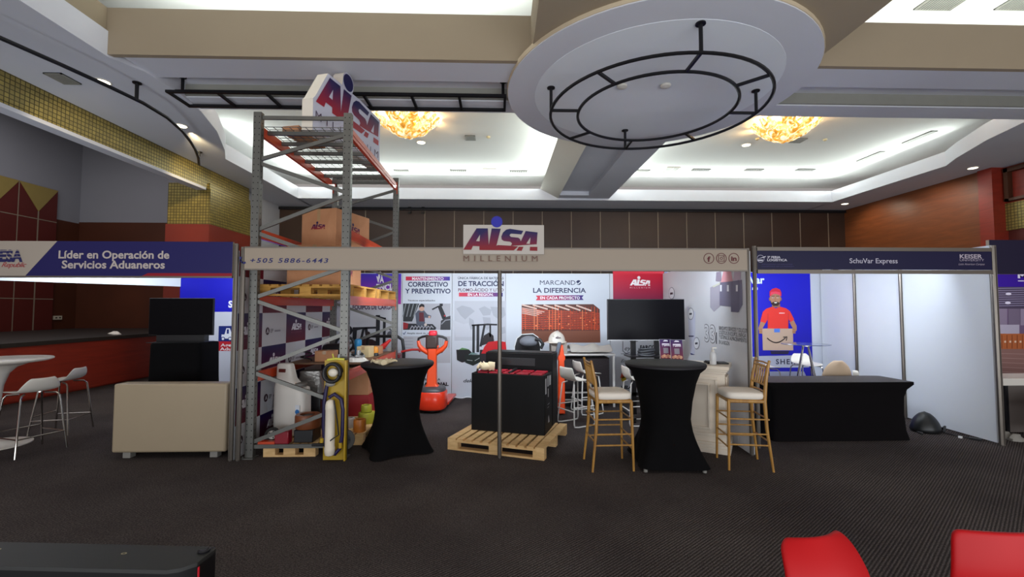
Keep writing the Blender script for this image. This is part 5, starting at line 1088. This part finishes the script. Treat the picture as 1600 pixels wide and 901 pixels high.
# ------------------------------------------------------------------ battery on the pallet
REDC = mat('red_cap', '#b3162f', .35)
STK = mat('white_sticker', '#d8d8d8', .5)
bt = thing('traction_battery', 'black traction battery with red caps standing on the light pallet', 'battery', (-.369, 6.169, .146), math.radians(-19))
BW, BD, BH = 1.02, .46, .765
BBOX = mat('black_painted_steel', '#060507', .55, var=.1, spec=.25)
m = MB(); m.bx(0, BW, 0, .02, 0, BH, BBOX); m.bx(0, BW, BD - .02, BD, 0, BH, BBOX); m.bx(0, .02, .02, BD - .02, 0, BH, BBOX); m.bx(BW - .02, BW, .02, BD - .02, 0, BH, BBOX); m.bx(.02, BW - .02, .02, BD - .02, 0, BH - .06, BBOX); m.obj('casing', bt, bevel=.006)
for i in range(5):
    for j in range(2):
        x, y = .03 + .193 * i, .03 + .205 * j; m = MB(); m.bx(x, x + .185, y, y + .195, BH - .06, BH - .01, BPLAST); o = m.obj('cell', bt, bevel=.006)
        m = MB(); m.bx(x + .012, x + .173, y + .02, y + .08, BH - .01, BH + .012, REDC); m.bx(x + .012, x + .173, y + .11, y + .17, BH - .01, BH + .012, REDC); m.obj('red_cap', o, bevel=.004)
m = MB(); m.tube([(.52, .05, BH + .01), (.54, .2, BH + .03), (.52, .4, BH + .02)], .018, HOSE, 8); m.tube([(.06, .04, BH), (.02, .2, BH + .05), (.1, .4, BH + .02)], .015, HOSE, 8); m.obj('cable', bt, smooth=60)
m = MB(); F = fr((BW, 0, 0), (0, 1, 0), (0, 0, 1))
for y0, y1, z0, z1 in ((.03, .1, .52, .72), (.16, .22, .60, .74), (.27, .36, .60, .73), (.19, .22, .46, .57)): m.rect(y0, z0, y1, z1, F, .002, '#c9c9cb')
for y0, z0, y1, z1 in ((.16, .36, .28, .37), (.16, .32, .24, .33), (.2, .15, .24, .2)): m.rect(y0, z0, y1, z1, F, .002, '#8f8f94')
m.flat([(.19, .12), (.27, .12), (.23, .22)], F, .0025, '#b9b9bc'); m.obj('sticker', bt)
bt2 = thing('battery_box', 'taller plain black battery box right behind the capped battery', 'battery', (-.19, 6.635, .146), math.radians(-19))
m = MB(); m.bx(0, 1.0, 0, .34, 0, 1.0, BBOX); m.obj('casing', bt2, bevel=.008); m = MB(); m.bx(.02, .98, .015, .325, 1.0, 1.012, BBOX); m.obj('lid', bt2, bevel=.004)
m = MB(); m.bx(.25, .75, -.006, 0, .82, .93, BPLAST); m.obj('front_plate', bt2, bevel=.003)
gloves('cream cotton gloves lying on the left end of the capped battery', -.17, 6.27, .146 + BH + .024, 1.3, 1.25, 1.7)

# ------------------------------------------------------------------ white moulded counter
CW = mat('cream_white_lacquer', '#e4d6c4', .4, var=.015)
ct = thing('counter', 'white counter with raised mouldings behind the right tall table', 'counter', (2.80, 5.47, 0), math.radians(149))
# local: +x runs along the front towards the left in the photo, -y... front faces local +y
CL, CD, CH = .88, .50, 1.07
m = MB(); m.bx(0.02, CL - .02, -CD + .02, -.02, .12, CH - .06, CW); m.obj('body', ct)
m = MB()
for a, z0, z1 in ((0.0, 0, .06), (.006, .06, .10), (.014, .10, .13)): m.bx(a - .03, CL + .03 - a, -CD - .03 + a, .03 - a, z0, z1, CW)
m.obj('plinth', ct, bevel=.006)
m = MB()
for a, z0, z1 in ((.008, CH - .10, CH - .07), (-.012, CH - .07, CH - .045), (-.03, CH - .045, CH)): m.bx(a, CL - a, -CD + a, -a, z0, z1, CW)
m.obj('top', ct, bevel=.005)
def moulding(u0, u1, z0, z1, w, dpt, side=False):
    m = MB()
    for a, b, c, d in ((u0, u1, z0, z0 + w), (u0, u1, z1 - w, z1), (u0, u0 + w, z0 + w, z1 - w), (u1 - w, u1, z0 + w, z1 - w)):
        if side: m.bx(.02 - dpt, .02, -b, -a, c, d, CW)
        else: m.bx(a, b, -.02, -.02 + dpt, c, d, CW)
    m.obj('moulding', ct, bevel=.006)
moulding(.10, CL - .10, .20, .93, .035, .02); moulding(.19, CL - .19, .28, .85, .028, .03)
moulding(.10, CD - .10, .20, .93, .035, .02, True)
def CP(u, v): a = math.radians(149); return (2.80 + u * math.cos(a) - v * math.sin(a), 5.47 + u * math.sin(a) + v * math.cos(a))
def flyer(label, u, v, ry):
    x, y = CP(u, v); t = thing('display_card', label, 'display card', (x, y, CH + .001), ry, 'purple display cards')
    m = MB(); T = Matrix.Rotation(math.radians(-8), 4, 'X'); m.M = T; m.bx(-.085, .085, -.004, .004, .004, .285, PANELW); F = T @ fr((0, -.004, 0), (1, 0, 0), (0, 0, 1)); m.M = Matrix()
    m.rect(-.083, .006, .083, .283, F, .001, vgrad(.02, .12, '#7a2a3c', '#33205c')); m.rect(-.05, .21, .055, .228, F, .002, '#e8e0f0'); m.text('Y GANA!', -.055, .06, .19, .026, F, .002, '#f0e8f4', bold=.04); m.flat([(-.035, .255), (-.01, .275), (.03, .27), (.04, .255)], F, .002, '#e8e4f0')
    m.rect(-.035, .09, .035, .165, F, .002, '#8a8490')
    for i in range(5): m.disc(-.05 + .025 * i, .045 + .01 * (i % 2), .022, F, .002, ('#c98a72', '#e0b090', '#d89a80')[i % 3], 10)
    m.obj('printed_card', t); m = MB(); m.bx(-.07, .07, -.01, .09, 0, .004, PANELW); m.obj('foot', t)
flyer('purple printed card standing on the white counter, left one of the pair', .78, -.40, .02); flyer('purple printed card standing on the white counter, right one of the pair', .63, -.37, -.03)
x, y = CP(.14, -.30); mb = MB(); mb.bx(-.13, .13, -.09, .09, 0, .018, BPLAST); mb.bx(-.12, .0, -.08, .08, .018, .03, mat('dark_notebook', '#2a2a2e', .5)); o = mb.obj('notebook', bevel=.004); o.location = (x, y, CH + .001); o.rotation_euler = (0, 0, -.15); tag(o, 'black notebook lying on the right end of the white counter', 'notebook')
x, y = CP(.16, -.13); t = thing('bottle', 'clear white dispenser bottle on the right end of the white counter', 'bottle', (x, y, CH + .001)); PB = mat('frosted_plastic', '#d9dadc', .25, var=.02)
m = MB(); m.lathe([(.035, 0), (.04, .01), (.04, .12), (.034, .15), (.018, .165)], PB, 20); m.obj('body', t, smooth=50); m = MB(); m.lathe([(.02, .165), (.02, .185), (.008, .188), (.008, .21)], PLAST, 16); m.bx(-.012, .045, -.01, .01, .205, .22, PLAST); m.obj('pump', t)

# ------------------------------------------------------------------ television on a black stand, right
tv = thing('television', 'large black television on a black column stand in front of the red print', 'television', (2.42, 7.3, 0), .0)
m = MB(); m.bx(-.64, .64, 0, .04, 1.265, 1.94, BPLAST); m.obj('casing', tv, bevel=.006)
m = MB(); m.bx(-.628, .628, -.003, 0, 1.285, 1.93, SCREEN); m.obj('screen', tv)
m = MB(); m.bx(-.64, .64, -.004, .0, 1.262, 1.274, mat('silver_strip', '#b8b8bc', .3, metal=.6)); m.obj('lower_bezel', tv)
for s in (-.2, .19): m = MB(); m.bx(s - .04, s + .04, .05, .09, .06, 1.7, BPLAST); m.obj('column', tv)
m = MB(); m.bx(-.32, .32, -.14, .2, 1.0, 1.02, BPLAST); m.obj('shelf', tv)
m = MB(); m.bx(-.3, .3, .05, .09, .36, .41, BPLAST); m.obj('cross_member', tv)
for s in (-.3, .29): m = MB(); m.bx(s - .03, s + .03, -.3, .35, .05, .09, BPLAST); m.obj('foot', tv, bevel=.01)
m = MB()
for s in (-.3, .29):
    for y in (-.27, .32): m.cyl((s - .02, y, .026), (s + .02, y, .026), .025, BPLAST)
m.obj('caster', tv)
mb = MB()
for k in range(4): mb.tube([((.125 - .012 * (k % 2)) * math.cos(2 * PI * j / 28), (.1 - .01 * (k % 2)) * math.sin(2 * PI * j / 28), .02 + .028 * k + .012 * math.sin(2 * PI * j / 28 + k)) for j in range(28)], .018, mat('grey_cable', '#3c3d42', .5), 8, True)
o = mb.obj('cable_coil', smooth=70); o.location = (2.40, 7.26, 1.021); tag(o, 'coil of dark grey cable on the shelf under the right television', 'cable')

# ------------------------------------------------------------------ red electric pallet truck behind the left table
OR = mat('orange_red_lacquer', '#e0361a', .3, var=.04, coat=.3); ORT = mat('red_orange_plastic', '#e44a1c', .35, var=.04)
pt = thing('pallet_truck', 'orange-red electric pallet truck with tiller behind the left tall table', 'pallet truck', (-1.16, 7.95, 0), math.radians(-4))
m = MB(); R = []
for z, w, d in ((.06, .24, .25), (.10, .26, .27), (.34, .255, .26), (.36, .24, .245)): R.append([(math.copysign(abs(math.cos(a)) ** .75, math.cos(a)) * w, math.copysign(abs(math.sin(a)) ** .75, math.sin(a)) * d, z) for a in [2 * PI * (j + .5) / 40 for j in range(40)]])
m.loft(R, OR); m.obj('motor_cover', pt, smooth=50)
m = MB(); m.loft([[(math.copysign(abs(math.cos(a)) ** .75, math.cos(a)) * .235 * q, math.copysign(abs(math.sin(a)) ** .75, math.sin(a)) * .24 * q, z) for a in [2 * PI * (j + .5) / 40 for j in range(40)]] for z, q in ((.36, 1), (.40, .97), (.43, .8), (.44, .4))], mat('dark_grey_cover', '#3f3e42', .4)); m.obj('top_cover', pt, smooth=60)
m = MB(); m.lathe([(.16, .005), (.18, .02), (.18, .06)], BPLAST, 24); m.obj('drive_wheel', pt)
m = MB(); m.loft([[(x * w, y * d - .02, z) for x, y in ((-1, -1), (1, -1), (1, 1), (-1, 1))] for z, w, d in ((.42, .13, .09), (.47, .085, .07), (.9, .075, .055), (1.08, .085, .055), (1.14, .13, .05))], ORT); m.obj('tiller', pt, bevel=.02)
m = MB(); m.bx(-.11, .10, -.09, .04, 1.08, 1.32, mat('dark_brown_plastic', '#3a2a26', .45)); m.obj('control_head', pt, bevel=.03)
m = MB(); m.bx(-.06, .08, -.075, .045, 1.30, 1.40, mat('bright_red_button', '#e8263a', .3)); m.obj('belly_button', pt, bevel=.03)
for s in (-1, 1):
    m = MB(); m.tube([(s * .05, -.02, 1.0), (s * .17, -.02, 1.07), (s * .235, -.02, 1.14), (s * .25, -.02, 1.22)], .03, ORT, 10, radii=[.045, .045, .035, .03]); m.tube([(s * .25, -.02, 1.2), (s * .245, -.02, 1.26), (s * .18, -.02, 1.29), (s * .08, -.02, 1.31)], .022, BPLAST, 10); m.obj('handle', pt, smooth=60)
for s in (-.17, .17): m = MB(); m.bx(s - .08, s + .08, .22, 1.05, .06, .11, OR); m.obj('fork', pt, bevel=.01)

# red stacker column, machine seat and helmet behind the battery
st = thing('stacker_tiller', 'tall narrow orange-red machine column beside the black battery', 'machine', (1.06, 7.62, 0), 0)
m = MB(); m.loft([[(x * w + ox, y * .06, z) for x, y in ((-1, -1), (1, -1), (1, 1), (-1, 1))] for z, w, ox in ((.02, .06, 0), (.5, .055, .0), (.9, .048, .0), (.93, .065, .0), (.98, .065, .0), (1.01, .04, .005), (1.17, .016, .01))], ORT); m.obj('column', st, bevel=.015)
m = MB(); m.loft([[(x * .03 + ox, y * .03 - .05, z) for x, y in ((-1, -1), (1, -1), (1, 1), (-1, 1))] for z, ox in ((.95, -.1), (1.1, -.06), (1.22, -.03))], mat('blue_grey_steel', '#5d6470', .4, metal=.4)); m.obj('grip', st, bevel=.01)
m = MB(); m.bx(-.2, -.075, -.04, .3, .0, .98, mat('dark_grey_machine', '#3b3b40', .45)); m.obj('machine_body', st, bevel=.03)
se = thing('operator_chair', 'black machine seat with white piping behind the battery', 'seat', (.52, 7.9, 0), 0)
SEATM = mat('black_vinyl', '#1b1b1f', .4, var=.1)
m = MB(); m.bx(-.3, .3, -.25, .3, 0, .8, BPLAST); m.obj('pedestal', se, bevel=.02)
m = MB(); m.bx(-.24, .24, -.2, .28, .8, .93, SEATM); m.obj('cushion', se, bevel=.04)
bk = [(-.24, .86), (-.235, 1.1), (-.19, 1.25), (-.1, 1.32), (.1, 1.33), (.19, 1.27), (.235, 1.1), (.24, .86)]
m = MB(); FF = fr((0, .22, 0), (1, 0, 0), (0, 0, 1)); m.prism(bk[::-1], FF, -.12, 0, SEATM); m.obj('backrest', se, bevel=.025)
m = MB(); m.tube([(a, .21, b) for a, b in bk], .008, STK, 6); m.obj('piping', se)
m = MB(); m.ell((.02, .1, 1.2), (.17, .14, .1), mat('grey_cloth', '#6d7078', .8, bump=.3, bscale=20), 18, 10); m.tube([(.12, .0, 1.25), (.2, -.02, 1.24), (.26, 0, 1.16), (.22, .0, 1.08)], .03, SEATM, 8); m.obj('armrest', se, smooth=70)
# display table with white sheet and helmet
dt = thing('display_table', 'low table frame under the white sheet, between the stools and the battery', 'table', (1.58, 8.45, 0))
m = MB(); m.bx(-.55, .55, -.3, .3, .93, .96, WSTEEL); m.obj('tabletop', dt, bevel=.005)
for sx in (-.52, .52):
    for sy in (-.27, .27): m = MB(); m.bx(sx - .018, sx + .018, sy - .018, sy + .018, 0, .93, WSTEEL); m.obj('leg', dt)
for z in (.12, .25): m = MB(); m.bx(-.52, .52, -.28, -.26, z, z + .025, WSTEEL); m.obj('rail', dt)
box_thing('dark_crate', 'dark patterned crate standing under the white display table', 'crate', 1.1, 2.04, 8.25, 8.7, .3, .88, mat('speckled_dark', '#2b2326', .7, var=.5, scale=40))
box_thing('crate_plinth', 'low black plinth below the dark patterned crate', 'plinth', 1.12, 2.02, 8.27, 8.68, 0, .298, BPLAST)
mb = MB(); rr = random.Random(12); rows = []
for i in range(13):
    x = -.26 + .78 * i / 12; rows.append([(x + rr.uniform(-.015, .015), y + (rr.uniform(-.03, .03)), .012 + .13 * math.exp(-((y - .02) / .2) ** 2) * (1 + .25 * math.sin(i * 1.1) + rr.uniform(-.12, .12)) + (rr.uniform(0, .012))) for y in (-.29, -.2, -.1, 0, .1, .2, .28)])
mb.loft(rows, mat('white_sheet', '#b9b4ae', .8, var=.04, bump=.2, bscale=8), (False, False), closed=False); o = mb.obj('sheet', solid=.004, sub=1, smooth=80); o.location = (1.58, 8.45, .962); tag(o, 'crumpled white sheet draped over the display table', 'sheet')
hm = thing('safety_helmet', 'white safety helmet with a small dark mark, resting above the orange-red column', 'helmet', (1.08, 8.34, 1.175), math.radians(-30)); hm.scale = (1.22, 1.22, 1.15)
WH = mat('white_helmet', '#d6d0c6', .3, coat=.3, var=.01)
m = MB(); m.ell((0, 0, 0), (.125, .155, .165), WH, 28, 10, z0=0.0, z1=1.); m.tube([(0, -.13, .085), (0, -.06, .152), (0, .05, .16), (0, .13, .09)], .016, WH, 8); m.obj('shell', hm, smooth=60)
m = MB(); m.lathe([(.125, 0), (.15, -.006), (.152, 0), (.12, .012)], WH, 28); m.loft([[(.15 * math.sin(a) * q, -.155 * math.cos(a) * q - (.05 * (q > 1)), -.012 * (q > 1)) for a in [PI * (j / 12 - .5) for j in range(13)]] for q in (.95, 1.12)], WH, (False, False), closed=False); m.obj('brim', hm, smooth=60)
m = MB(); F = fr((.06, -.125, 0), (.9, .43, 0), (-.15, .3, .94)); logo(m, F, -.03, .05, .085, .028, '#3a2638', name=False, dot='#3a2638'); m.obj('mark', hm)
mb = MB(); mb.bx(-.14, .15, -.16, .16, 0, .2, mat('cardboard_grey', '#9a8f86', .8)); o = mb.obj('helmet_block'); o.location = (1.10, 8.34, .962); tag(o, 'block added to hold up the white helmet on the display table', 'support')  # block added as a support, lifts the helmet above the tabletop

# ------------------------------------------------------------------ right booth
lt = thing('trestle_table', 'long trestle table hidden under the black fitted cover in the right booth', 'table', (4.64, 6.26, 0))
m = MB(); m.bx(-.98, .98, -.27, .27, .745, .775, GREYP); m.obj('tabletop', lt)
for sx in (-.9, .9):
    for sy in (-.2, .2): m = MB(); m.cyl((sx, sy, 0), (sx, sy, .745), .015, GREYP); m.obj('leg', lt)
mb = MB(); R = []
for z, w, d, e in ((.79, 1.0, .29, .1), (.785, 1.02, .30, .1), (.75, 1.02, .30, .1), (.68, .955, .275, .14), (.58, .93, .265, .18), (.35, .925, .262, .2), (.12, .935, .27, .16), (.006, .955, .285, .12)):
    R.append([(math.copysign(abs(math.cos(a)) ** e, math.cos(a)) * w, math.copysign(abs(math.sin(a)) ** e, math.sin(a)) * d, z) for a in [2 * PI * (j + .5) / 72 for j in range(72)]])
mb.loft(R[::-1], mat('black_table_cover', '#080507', .9, spec=.15, var=.1, bump=.1, bscale=10), (False, False)); mb.loft([R[0], [(p[0] * .9, p[1] * .9, .791) for p in R[0]]], mat('black_cover_lit_top', '#37302f', .6, spec=.3), (False, True)); o = mb.obj('table_cover', smooth=40); o.location = (4.64, 6.26, 0); tag(o, 'long black fitted table cover in the right booth', 'tablecloth')  # light on the cover's top is put into its lighter colour
gt = thing('glass_table', 'round dark glass bar table on splayed chrome legs behind the long black table', 'bar table', (5.27, 7.58, 0))
m = MB(); m.lathe([(.365, 1.17), (.37, 1.176), (.365, 1.182)], mat('dark_glass', '#4a5068', .08, var=.02, spec=.8), 48); m.obj('glass_top', gt)
m = MB(); m.lathe([(.07, 1.14), (.07, 1.17)], CHROME, 20); m.obj('hub', gt)
for i in range(4): a = .3 + i * PI / 2; m = MB(); m.tube([(.05 * math.cos(a), .05 * math.sin(a), 1.15), (.30 * math.cos(a), .30 * math.sin(a), .0)], .012, CHROME, 10); m.obj('leg', gt)
# black bag/helmet on the floor
hb = thing('motor_helmet', 'black rounded helmet lying on the floor right of the long black table', 'helmet', (6.20, 6.42, 0), .2)
m = MB(); R = []
for k in range(11):
    t_ = k / 10; z = .004 + .285 * t_; q = math.sin(PI * (.5 + .5 * t_)) ** .55 if k < 10 else .02; q *= (.9 if k == 0 else 1)
    R.append([(.2 * q * math.cos(2 * PI * j / 32) * (1.05 if math.cos(2 * PI * j / 32) > 0 else .95), .17 * q * math.sin(2 * PI * j / 32), z) for j in range(32)])
m.loft(R, mat('black_gloss_shell', '#121314', .4, var=.2, bump=.1, bscale=12)); m.obj('shell', hb, smooth=60)
m = MB(); m.tube([(.13, -.15, .02), (.2, -.12, .09), (.24, -.05, .03), (.3, 0, .012)], .014, BPLAST, 8); m.tube([(-.2, -.1, .02), (-.26, -.08, .03), (-.22, -.12, .012)], .014, BPLAST, 8); m.obj('strap', hb, smooth=60)
mb = MB(); mb.bx(-.06, .06, -.03, .03, 0, .03, BPLAST); mb.tube([(-.06, 0, .012), (-.2, .04, .01), (-.32, .1, .01)], .008, BPLAST, 6); mb.bx(-.16, -.12, -.05, -.01, 0, .025, STK); o = mb.obj('power_adapter', bevel=.006); o.location = (6.47, 5.98, 0); o.rotation_euler = (0, 0, -1.0); tag(o, 'small black power adapter with cord at the foot of the white side wall', 'adapter')
# far right booth furniture
fc = thing('counter', 'white-topped counter cut off by the right edge of the photo', 'counter', (7.25, 6.3, 0))
m = MB(); m.bx(-.15, 1.4, -.15, .35, .70, .80, PLAST); m.obj('top', fc, bevel=.005)
m = MB(); m.bx(.05, .09, 0, .3, 0, .70, BPLAST); m.obj('side_panel', fc); m = MB(); m.bx(.12, 1.35, .05, .30, 0.0, .69, mat('grey_brown_panel', '#6b615c', .6)); m.obj('front_panel', fc)
ch = thing('black_chair', 'black upholstered chair tucked against the counter at the right edge', 'chair', (7.52, 5.92, 0), math.radians(15))
m = MB(); m.bx(-.27, .27, -.2, .14, .40, .50, BCLOTH); m.obj('seat', ch, bevel=.03); m = MB(); m.bx(-.27, .27, -.27, -.18, .12, .62, BCLOTH); m.obj('backrest', ch, bevel=.03)
for sx in (-.22, .22):
    for sy in (-.2, .1): m = MB(); m.cyl((sx, sy, 0), (sx, sy, .4), .018, BPLAST); m.obj('leg', ch)
mb = MB(); rr = random.Random(6); 
for i in range(3): mb.loft([[((.1 - .02 * k) * math.cos(2 * PI * j / 10) * (1 + rr.uniform(-.3, .3)), (.08 - .015 * k) * math.sin(2 * PI * j / 10) * (1 + rr.uniform(-.3, .3)) + .12 * i, .003 + .028 * k) for j in range(10)] for k in range(4)], mat('grey_plastic_bag', '#8b8780', .4))
o = mb.obj('plastic_bag', smooth=40); o.location = (7.0, 5.95, 0); tag(o, 'crumpled grey plastic bag on the floor at the right edge', 'bag')

# ------------------------------------------------------------------ foreground
REDL = mat('red_plastic_shell', '#b00c12', .5, var=.05, spec=.25)
def red_chair(label, x, y, rz, hh, tw, ln):
    t = thing('red_chair', label, 'chair', (x, y, 0), rz, 'red chairs in the foreground')
    rows = []
    for i, (y_, z, w, cv) in enumerate(((.14, .30, .13, .0), (.08, .325, .16, .01), (-.04, .32, .18, .02), (-.15, .33, .20, .03), (-.26, .42, .21, .05), (-.286 - .10 * ln, hh - .22, tw[4], .06), (-.286 - .07 * ln, hh - .12, tw[3], .06), (-.286 - .038 * ln, hh - .06, tw[2], .055), (-.286 - .012 * ln, hh - .018, tw[1], .05), (-.286, hh, tw[0], .045))):
        rows.append([(w * q, y_ + cv * q * q * (1 if i > 3 else 0), z + (cv * q * q if i < 4 else 0) - (.012 * q * q if z > hh - .05 else 0)) for q in (-1, -.85, -.6, -.3, 0, .3, .6, .85, 1)])
    m = MB(); m.loft(rows, REDL, (False, False), closed=False); m.obj('shell', t, solid=.035, sub=2, smooth=80)
    for sx in (-1, 1):
        for sy in (-1, 1): m = MB(); m.cyl((sx * .12, sy * .10, .33), (sx * .22, sy * .21, 0), .016, CHROME, .011); m.obj('leg', t)
red_chair('red shell chair at the bottom edge, the left one of two, seen from behind', 1.32, 2.22, math.radians(12), .80, (.13, .165, .185, .20, .225), 1.2)
red_chair('red shell chair cut off by the bottom right corner, seen from behind', 2.27, 2.235, math.radians(-6), .80, (.18, .198, .205, .212, .225), .35)
bx_ = thing('black_cabinet', 'black metal box with a red edge strip at the bottom left corner', 'cabinet', (-1.22, 1.94, 0), math.radians(-4))
m = MB(); out = [(-1.2, -.09), (-.085, -.09), (-.04, -.075), (0, -.03), (.0, .075), (-.02, .09), (-1.2, .09)]
m.prism(out, Z0, .03, .735, mat('black_gloss_metal', '#0c0a0c', .3, var=.1)); m.prism(out, Z0, .735, .75, mat('dark_grey_metal', '#2b2a29', .45, metal=.3)); m.obj('body', bx_, bevel=.004)
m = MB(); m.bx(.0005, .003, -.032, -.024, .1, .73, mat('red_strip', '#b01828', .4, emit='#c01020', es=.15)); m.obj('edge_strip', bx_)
m = MB(); m.lathe([(.022, .75), (.024, .757), (.018, .762), (.006, .760)], BPLAST, 16, (-.035, .05, 0)); m.obj('fastener', bx_)
m = MB(); m.add([(-.36 + .012 * math.cos(a) * k, .02 + .008 * math.sin(a) * k, .7508) for k in (1, .5) for a in [2 * PI * j / 12 for j in range(12)]], [(j, (j + 1) % 12, 12 + (j + 1) % 12, 12 + j) for j in range(12)], mat('pale_mark', '#b9ad8a', .6)); m.bx(-.97, -.92, .03, .036, .750, .7508, MATS['pale_mark']); m.obj('paint_mark', bx_)
for x in (-1.1, -.1):
    for y in (-.06, .06): m = MB(); m.lathe([(.02, 0), (.02, .03)], BPLAST, 12, (x, y, 0)); m.obj('foot', bx_)
